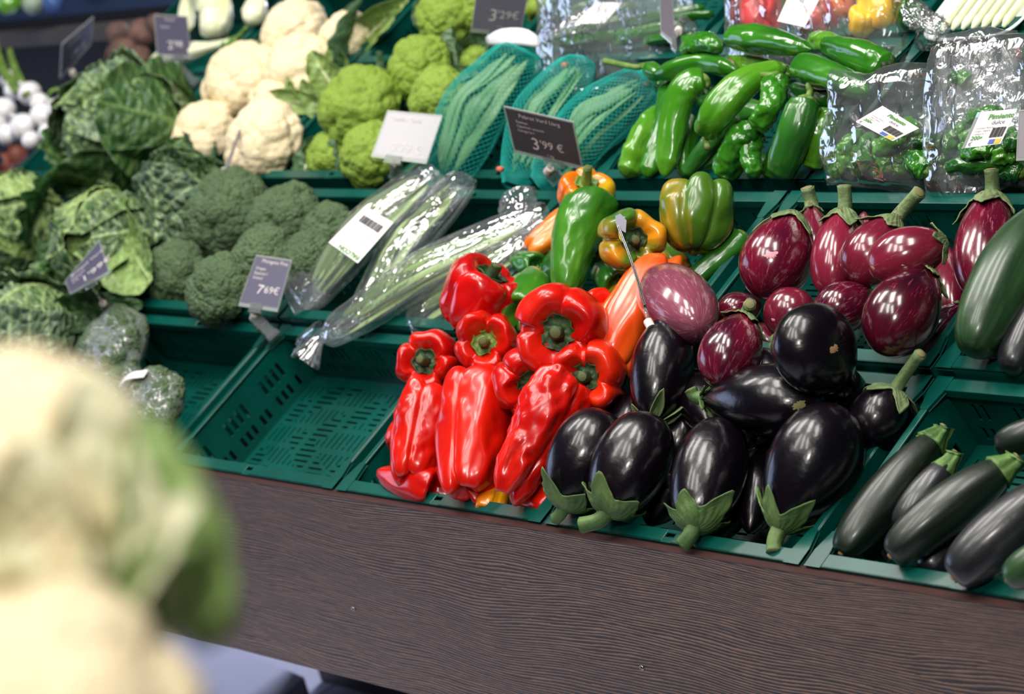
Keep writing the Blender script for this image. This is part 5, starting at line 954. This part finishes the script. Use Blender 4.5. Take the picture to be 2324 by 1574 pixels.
# ------------------------------------------------------------------ top row bags and tray
G = 'greens inside the top row bag'
for i, (x0, y0, x1, y1, r) in enumerate(((1250, 95, 1420, 40, 15), (1270, 100, 1480, 70, 14), (1300, 60, 1440, 10, 15), (1380, 95, 1560, 50, 15), (1420, 60, 1600, 15, 15), (1460, 95, 1580, 80, 13), (1280, 40, 1360, 0, 13), (1500, 50, 1620, 30, 13))):
    longpep('one of the slim green peppers inside the clear bag in the top row', [(x0, y0, .01), ((x0 + x1) / 2, (y0 + y1) / 2 - 3, .02), (x1, y1, .01)], r, (DGPEP, MGPEP)[i % 2], G, seed=80 + i, wr=.12, name='slim_green_pepper', cal=False)
tb = pillow('greens_bag', 'clear bag of slim green peppers with a white label, top row', 'bag of peppers', (1400, 55, .03), (.9, .1, -.2), (-.1, .6, .8), .16, .10, .028, FILM, None, 5)
pl = Plane(np.array([(1352, 5), (1412, 6), (1372, 52), (1304, 54)], float), .06, None, unit(towards(Pn(1360, 30, .06)) + np.array([0, 0, .7]))); lab = mesh('paper_label', *pl.slab(0, 0, 1, 1, -.0002, .0003), PAPER, tb, smooth=False)
film_sleeve('plastic_film', 'twisted clear film end left of the bagged greens', 'plastic film', [Pn(1240, 85, .05), Pn(1290, 60, .055), Pn(1350, 40, .05)], np.array([.01, .02, .03]), FILM, seed=9, crk=.2)
G = 'bagged sweet peppers in the top row'
for i, (x, y, r, mt, lb) in enumerate(((1718, 62, 54, CRIM, 'red pepper in clear film at the left of the top row bags'), (1846, 60, 56, CRIM, 'red pepper in clear film below the white label'), (1905, 22, 50, ORPEP, 'orange pepper in clear film behind the red ones'),
                                       (1985, 48, 54, YEL, 'yellow pepper in clear film at the right of the bags'), (1950, 66, 36, YEL, 'small yellow pepper in front of the large yellow one'), (1800, 8, 44, GPEP, 'green pepper in clear film at the top edge'), (2060, 50, 32, DGPEP, 'dark green vegetable in film beside the crate corner'), (1900, 0, 40, YEL, 'yellow pepper at the top edge of the photo'))):
    bell(lb, (x + 12, y - r, .03), (x, y + r * .7, .0), r, mt, G, lobes=4, amp=.12, stem=False, seed=200 + i, tiplobe=.04)
for i, (x, y, w) in enumerate(((1770, 35, .085), (1930, 40, .09))):
    b_ = pillow('pepper_bag', ('clear bag around the red peppers with a white label, top row', 'clear bag around the yellow peppers, top row')[i], 'bag of peppers', (x, y, .035), (.9, .1, -.2), (-.1, .6, .8), w, .085, .035, FILM2, 'top row pepper bags', 20 + i)
    if i == 0: pl = Plane(np.array([(1790, -10), (1862, -6), (1826, 62), (1764, 48)], float), .075, None, unit(towards(Pn(1810, 20, .07)) + np.array([0, 0, .5]))); lab = mesh('paper_label', *pl.slab(0, 0, 1, 1, -.0002, .0003), PAPER, b_, smooth=False)
film_sleeve('plastic_film', 'twisted clear film tail hanging over the crate corner at the top right', 'plastic film', [Pn(2062, 10, .07), Pn(2085, 40, .06), Pn(2100, 60, .05), Pn(2106, 90, .03), Pn(2118, 106, .015)], np.array([.012, .018, .012, .016, .008]), FILM2, seed=11, crk=.25)
film_sleeve('plastic_film', 'small bright film tip beside the twisted tail', 'plastic film', [Pn(2096, 40, .05), Pn(2125, 58, .045), Pn(2150, 70, .04)], np.array([.012, .014, .006]), FILM2, seed=12, crk=.2)
tr = thing('foam_tray', 'white foam tray of spring onions in the top right corner', 'tray', Pn(2270, 20, -.01)); c = Pn(2270, 5, .0); V = []; n = 40
for lv, (s_, z) in enumerate(((1.0, .012), (.96, .013), (.82, -.006), (.0, -.006))):
    for i in range(n):
        an = 2 * PI * i / n; u = abs(math.cos(an)) ** .45 * (1 if math.cos(an) > 0 else -1); v = abs(math.sin(an)) ** .45 * (1 if math.sin(an) > 0 else -1); V.append(c + np.array([.078 * s_ * u, .085 * s_ * v, z]))
mesh('tray', V, grid_faces(4, n, True), TRAYW, tr, solid=.002)
for i in range(7):
    a = c + np.array([-.05 + i * .016, -.058, .008]); b = a + np.array([.01, .13, .003]); V, F, rc = loft(spline([a, (a + b) / 2 + np.array([0, 0, .003]), b], 20), np.interp(np.linspace(0, 1, 20), [0, .08, .2, 1], [.002, .0065, .0045, .0035]), 14)
    tag(mesh('spring_onion', V, F, FENN, attrs={'rc': rc}), 'one of the pale spring onions lying in the white tray', 'spring onion', 'spring onions in the white tray')
# ------------------------------------------------------------------ fennel and beetroot, top left
G = 'fennel bulbs in the top left crate'
def fennel(label, A, B, rpx, seed):
    a, b = pt(A), pt(B); R = rm(rpx, a); root = thing('fennel', label, 'fennel', (a + b) / 2, G); ln = spline([a, (a + b) / 2, b], 40); t = np.linspace(0, 1, 40)
    V, F, rc = loft(ln, R * np.interp(t, [0, .08, .3, .55, .75, 1], [.4, .8, 1, .8, .45, .3]), 28, lambda ph, t: 1 + .08 * np.cos(4 * ph + seed) + .05 * np.cos(9 * ph), flat=(.8, 1)); mesh('bulb', V, F, FENN, root, attrs={'rc': rc}); T = unit(b - a)
    for k in range(3):
        o = np.cross(T, UPN) * (k - 1) * R * .5; V, F, rc = loft(spline([b - T * R * .6 + o * .4, b + T * R * .8 + o, b + T * R * 2.0 + o * 1.6 + np.array([0, 0, .01])], 16), np.linspace(R * .26, R * .16, 16), 12); mesh('stalk', V, F, LSTEM, root, attrs={'rc': rc})
fennel('round white fennel bulb at the top left of the cauliflowers', (484, 78, .02), (506, -40, .05), 44, 1)
fennel('small fennel bulb right of the round one, at the crate wall', (574, 52, .02), (590, -30, .04), 32, 2)
fennel('long fennel bulb lying down in front, below the blurred price card', (345, 140, .02), (520, 96, .03), 28, 3)
fennel('fennel stalks standing between the beetroots and the bulb', (424, 70, .02), (420, -30, .05), 20, 4)
fennel('pale fennel behind the round bulb', (470, 20, .0), (440, -60, .0), 34, 5)
for i, (x, y, r, lb) in enumerate(((325, 78, 36, 'brown beetroot at the left of the blurred price card'), (282, 118, 34, 'lower brown beetroot with thin roots'), (355, 60, 30, 'brown beetroot behind the price card'), (318, 132, 28, 'brown beetroot at the crate front'), (270, 80, 30, 'brown beetroot at the back left'))):
    c = Pn(x, y, .01); R = rm(r, c); root = thing('beetroot', lb, 'beetroot', c, 'brown beetroots'); D, F = ccmap(12); mesh('root', c + D * R * (1 + .06 * vnoise(D, 2, i))[:, None], F, BEET, root, attrs={'rc': D * R})
    for k in range(2): d = np.array([-.3 - .3 * k, -.7, -.3]); V, F, rc = loft(spline([c + d * R * .9, c + d * R * 1.8 + np.array([0, 0, -.006]), c + d * R * 2.6 + np.array([-.01 * k, 0, -.02])], 12), np.linspace(.006, .0012, 12), 8); mesh('root_tail', V, F, BEET, root, attrs={'rc': rc})
# ------------------------------------------------------------------ white onions on the neighbouring shelf
G = 'white onions on the far left shelf'
crate(0, .42, .30, -.03, 'navy blue crate of white onions at the far left', X=-2.05, mat=NAVY, h=.07, w=.5)
crate(0, .14, .26, -.16, 'navy blue crate with red onions below the white ones', X=-1.9, mat=NAVY, h=.07, w=.5)
def ball(name, label, cat, group, px, r, mat, seed, part=True):
    c = pt(px); R = rm(r, c); root = thing(name, label, cat, c, group); t = end_dense(24, 1); ln = np.array([c + np.array([0, -.1, .99]) * R * (1 - 2 * u) for u in t]); V, F, rc = loft(ln, R * np.maximum(prof(t, 1, .5), .02), 24); mesh('bulb', V, F, mat, root, attrs={'rc': rc})
    V, F, rc = loft([ln[0] - np.array([0, 0, R * .12]), ln[0] + np.array([.002, 0, R * .35])], [R * .22, R * .1], 10); mesh('neck', V, F, mat, root, attrs={'rc': rc})
for i, (x, y, r) in enumerate(((68, 212, 28), (30, 205, 22), (8, 250, 30), (52, 288, 32), (96, 262, 30), (16, 305, 26), (128, 248, 26), (110, 300, 24), (70, 318, 22), (-10, 290, 30), (20, 180, 22), (90, 232, 22))):
    ball('white_onion', 'one of the white onions heaped on the far left shelf', 'onion', G, (x, y, .0), r, ONION, i)
for i, (x0, y0, x1, y1) in enumerate(((40, 205, -20, 120), (60, 215, 20, 110), (110, 240, 130, 200), (20, 190, -10, 90))):
    a, b = Pn(x0, y0, .01), Pn(x1, y1, .03); V, F, rc = loft(spline([a, (a + b) / 2 + np.array([0, 0, .01]), b], 16), np.linspace(.010, .006, 16), 10, flat=(.3, 1)); tag(mesh('onion_leaf', V, F, LSTEM, attrs={'rc': rc}), ('long green onion stalk leaning to the left edge', 'upright green onion stalk above the white onions', 'short green onion stalk right of the white onions', 'green onion stalk at the very left edge')[i], 'onion stalk')
for i, (x, y) in enumerate(((10, 370), (40, 352), (5, 400))): ball('red_onion', ('reddish onion under the white onions at the left edge', 'reddish onion beside the teal rim at the far left', 'lowest reddish onion at the left edge')[i], 'onion', 'reddish onions', (x, y, -.13), 24, newmat('reddish_onion', (150, 84, 66), .5), i)
# dark shelving far behind
sh = thing('far_shelf', 'blurred dark shelving at the upper left corner', 'shelf', W(np.array([0, 0, 0])) * 0 + Pn(80, 90, -.1))
for (x, y, d, sx, sz, mt) in ((90, 20, 5.4, 1.1, .03, NAVY), (70, 85, 5.3, 1.0, .03, newmat('shelf_lip', (70, 64, 60), .5)), (60, 60, 5.6, 1.3, .5, DARK)):
    c = Pd(x, y, d); V, F = box(c, (sx, .03, sz), (1, 0, 0), (0, ct, -st), (0, st, ct)); mesh('shelf_board', V, F, mt, sh, smooth=False)
for i, (x, y, r, mt) in enumerate(((20, 4, 30, LGPEP), (75, 6, 26, newmat('pale_green_produce', (150, 170, 150), .5)), (120, 8, 24, newmat('blue_pack', (60, 90, 150), .4)))):
    c = Pd(x, y, 5.2); R = rm(r, c); D, F = ccmap(10); tag(mesh('produce_pack', c + D * R * (1 + .08 * vnoise(D, 2, i))[:, None], F, mt, attrs={'rc': D * R}), ('blurred bright green produce at the upper left corner', 'blurred pale produce at the upper left corner', 'blurred blue pack at the upper left corner')[i], 'produce')
# ------------------------------------------------------------------ foreground cauliflowers, very near the camera
G = 'out of focus cauliflowers in the foreground'
root, c, R = floret_head('blurred cauliflower with green leaves in the left foreground, upper one', (30, 1125, 0), 300, 'caul', G, seed=201, axis=(.3, -.5, 1), sq=.85, res=30, dpx=.828)
def fl(A, B, w, nrm, mat, **k): a, b = Pd(*A), Pd(*B); leafmesh('leaf', a, b, nrm, w * depth(a) / FPX, mat, root, **k)
CF = m_leaf('bright_foreground_leaf', (118, 160, 78), (176, 198, 128), (224, 230, 186), 60, .1, bst=.1); CP = m_leaf('pale_foreground_leaf', (226, 226, 182), (240, 236, 206), (246, 244, 220), 60, .1, bst=.1)
fl((240, 1450, 0.820), (200, 870, 0.780), 330, unit(towards(c) + np.array([.3, 0, .5])), CP, cup=.35, bendk=.12, seed=61)
fl((420, 1420, 0.812), (330, 960, 0.788), 270, unit(towards(c) + np.array([.5, 0, .3])), CF, cup=.4, bendk=.15, seed=62)
fl((60, 1400, 0.804), (70, 1010, 0.773), 300, towards(c), CP, cup=.3, bendk=.1, seed=63)
fl((470, 1450, 0.835), (400, 1060, 0.828), 170, unit(towards(c) + np.array([.8, 0, .0])), CF, cup=.4, bendk=.2, seed=64)
fl((250, 1380, 0.797), (430, 1130, 0.780), 150, unit(towards(c) + np.array([.3, 0, .8])), CP, cup=.3, bendk=.1, seed=65)
fl((190, 1420, 0.788), (420, 1190, 0.780), 90, towards(c), CLEAF, cup=.3, bendk=.1, seed=66)
fl((480, 1460, 0.852), (360, 1120, 0.835), 120, unit(towards(c) + np.array([.5, 0, -.2])), CLEAFD, cup=.3, bendk=.1, seed=67)
floret_head('blurred cream cauliflower at the lower left corner, nearest the camera', (40, 1760, 0), 400, 'caul', G, seed=202, axis=(.3, -.5, 1), sq=.9, res=30, dpx=.765)
floret_head('blurred cauliflower at the very bottom left edge', (330, 1760, 0), 200, 'caul', G, seed=203, axis=(.3, -.5, 1), sq=.9, res=24, dpx=.78)
# added pale slab: its lilac stands for lit floor under the display
def fl0(px, py, z=0.0):
    d = RW @ ray(px, py); o = W(CC); return o + d * ((z - o[2]) / d[2])
q = [fl0(250, 1400, .06), fl0(560, 1480, .06), fl0(690, 1536, .06), fl0(560, 1640, .06), fl0(250, 1560, .06)]; k = len(q)
V = q + [np.array([p[0], p[1], 0.0]) for p in q]; tag(mesh('lit_floor_slab', V, [list(range(k)), list(range(k, 2 * k))[::-1]] + [[i, i + k, (i + 1) % k + k, (i + 1) % k] for i in range(k)], LILAC, world=True, smooth=False), 'pale lilac slab standing in for lit floor below the wooden board', 'lit_floor_slab')
c_ = Pd(40, 1760, .765)
crate(0, c_[1] - .19, .2, c_[2] - .135, 'green crate holding the foreground cauliflowers, just below the picture', X=c_[0] - .3)
top = W(c_ + np.array([-.1, -.1, -.225])); V, F = box((top[0], top[1] - .02, top[2] / 2 - .02), (.36, .2, top[2] - .04)); tag(mesh('produce_table', V, F, DARK, world=True, smooth=False), 'dark table under the foreground cauliflower crate, below the picture', 'table')
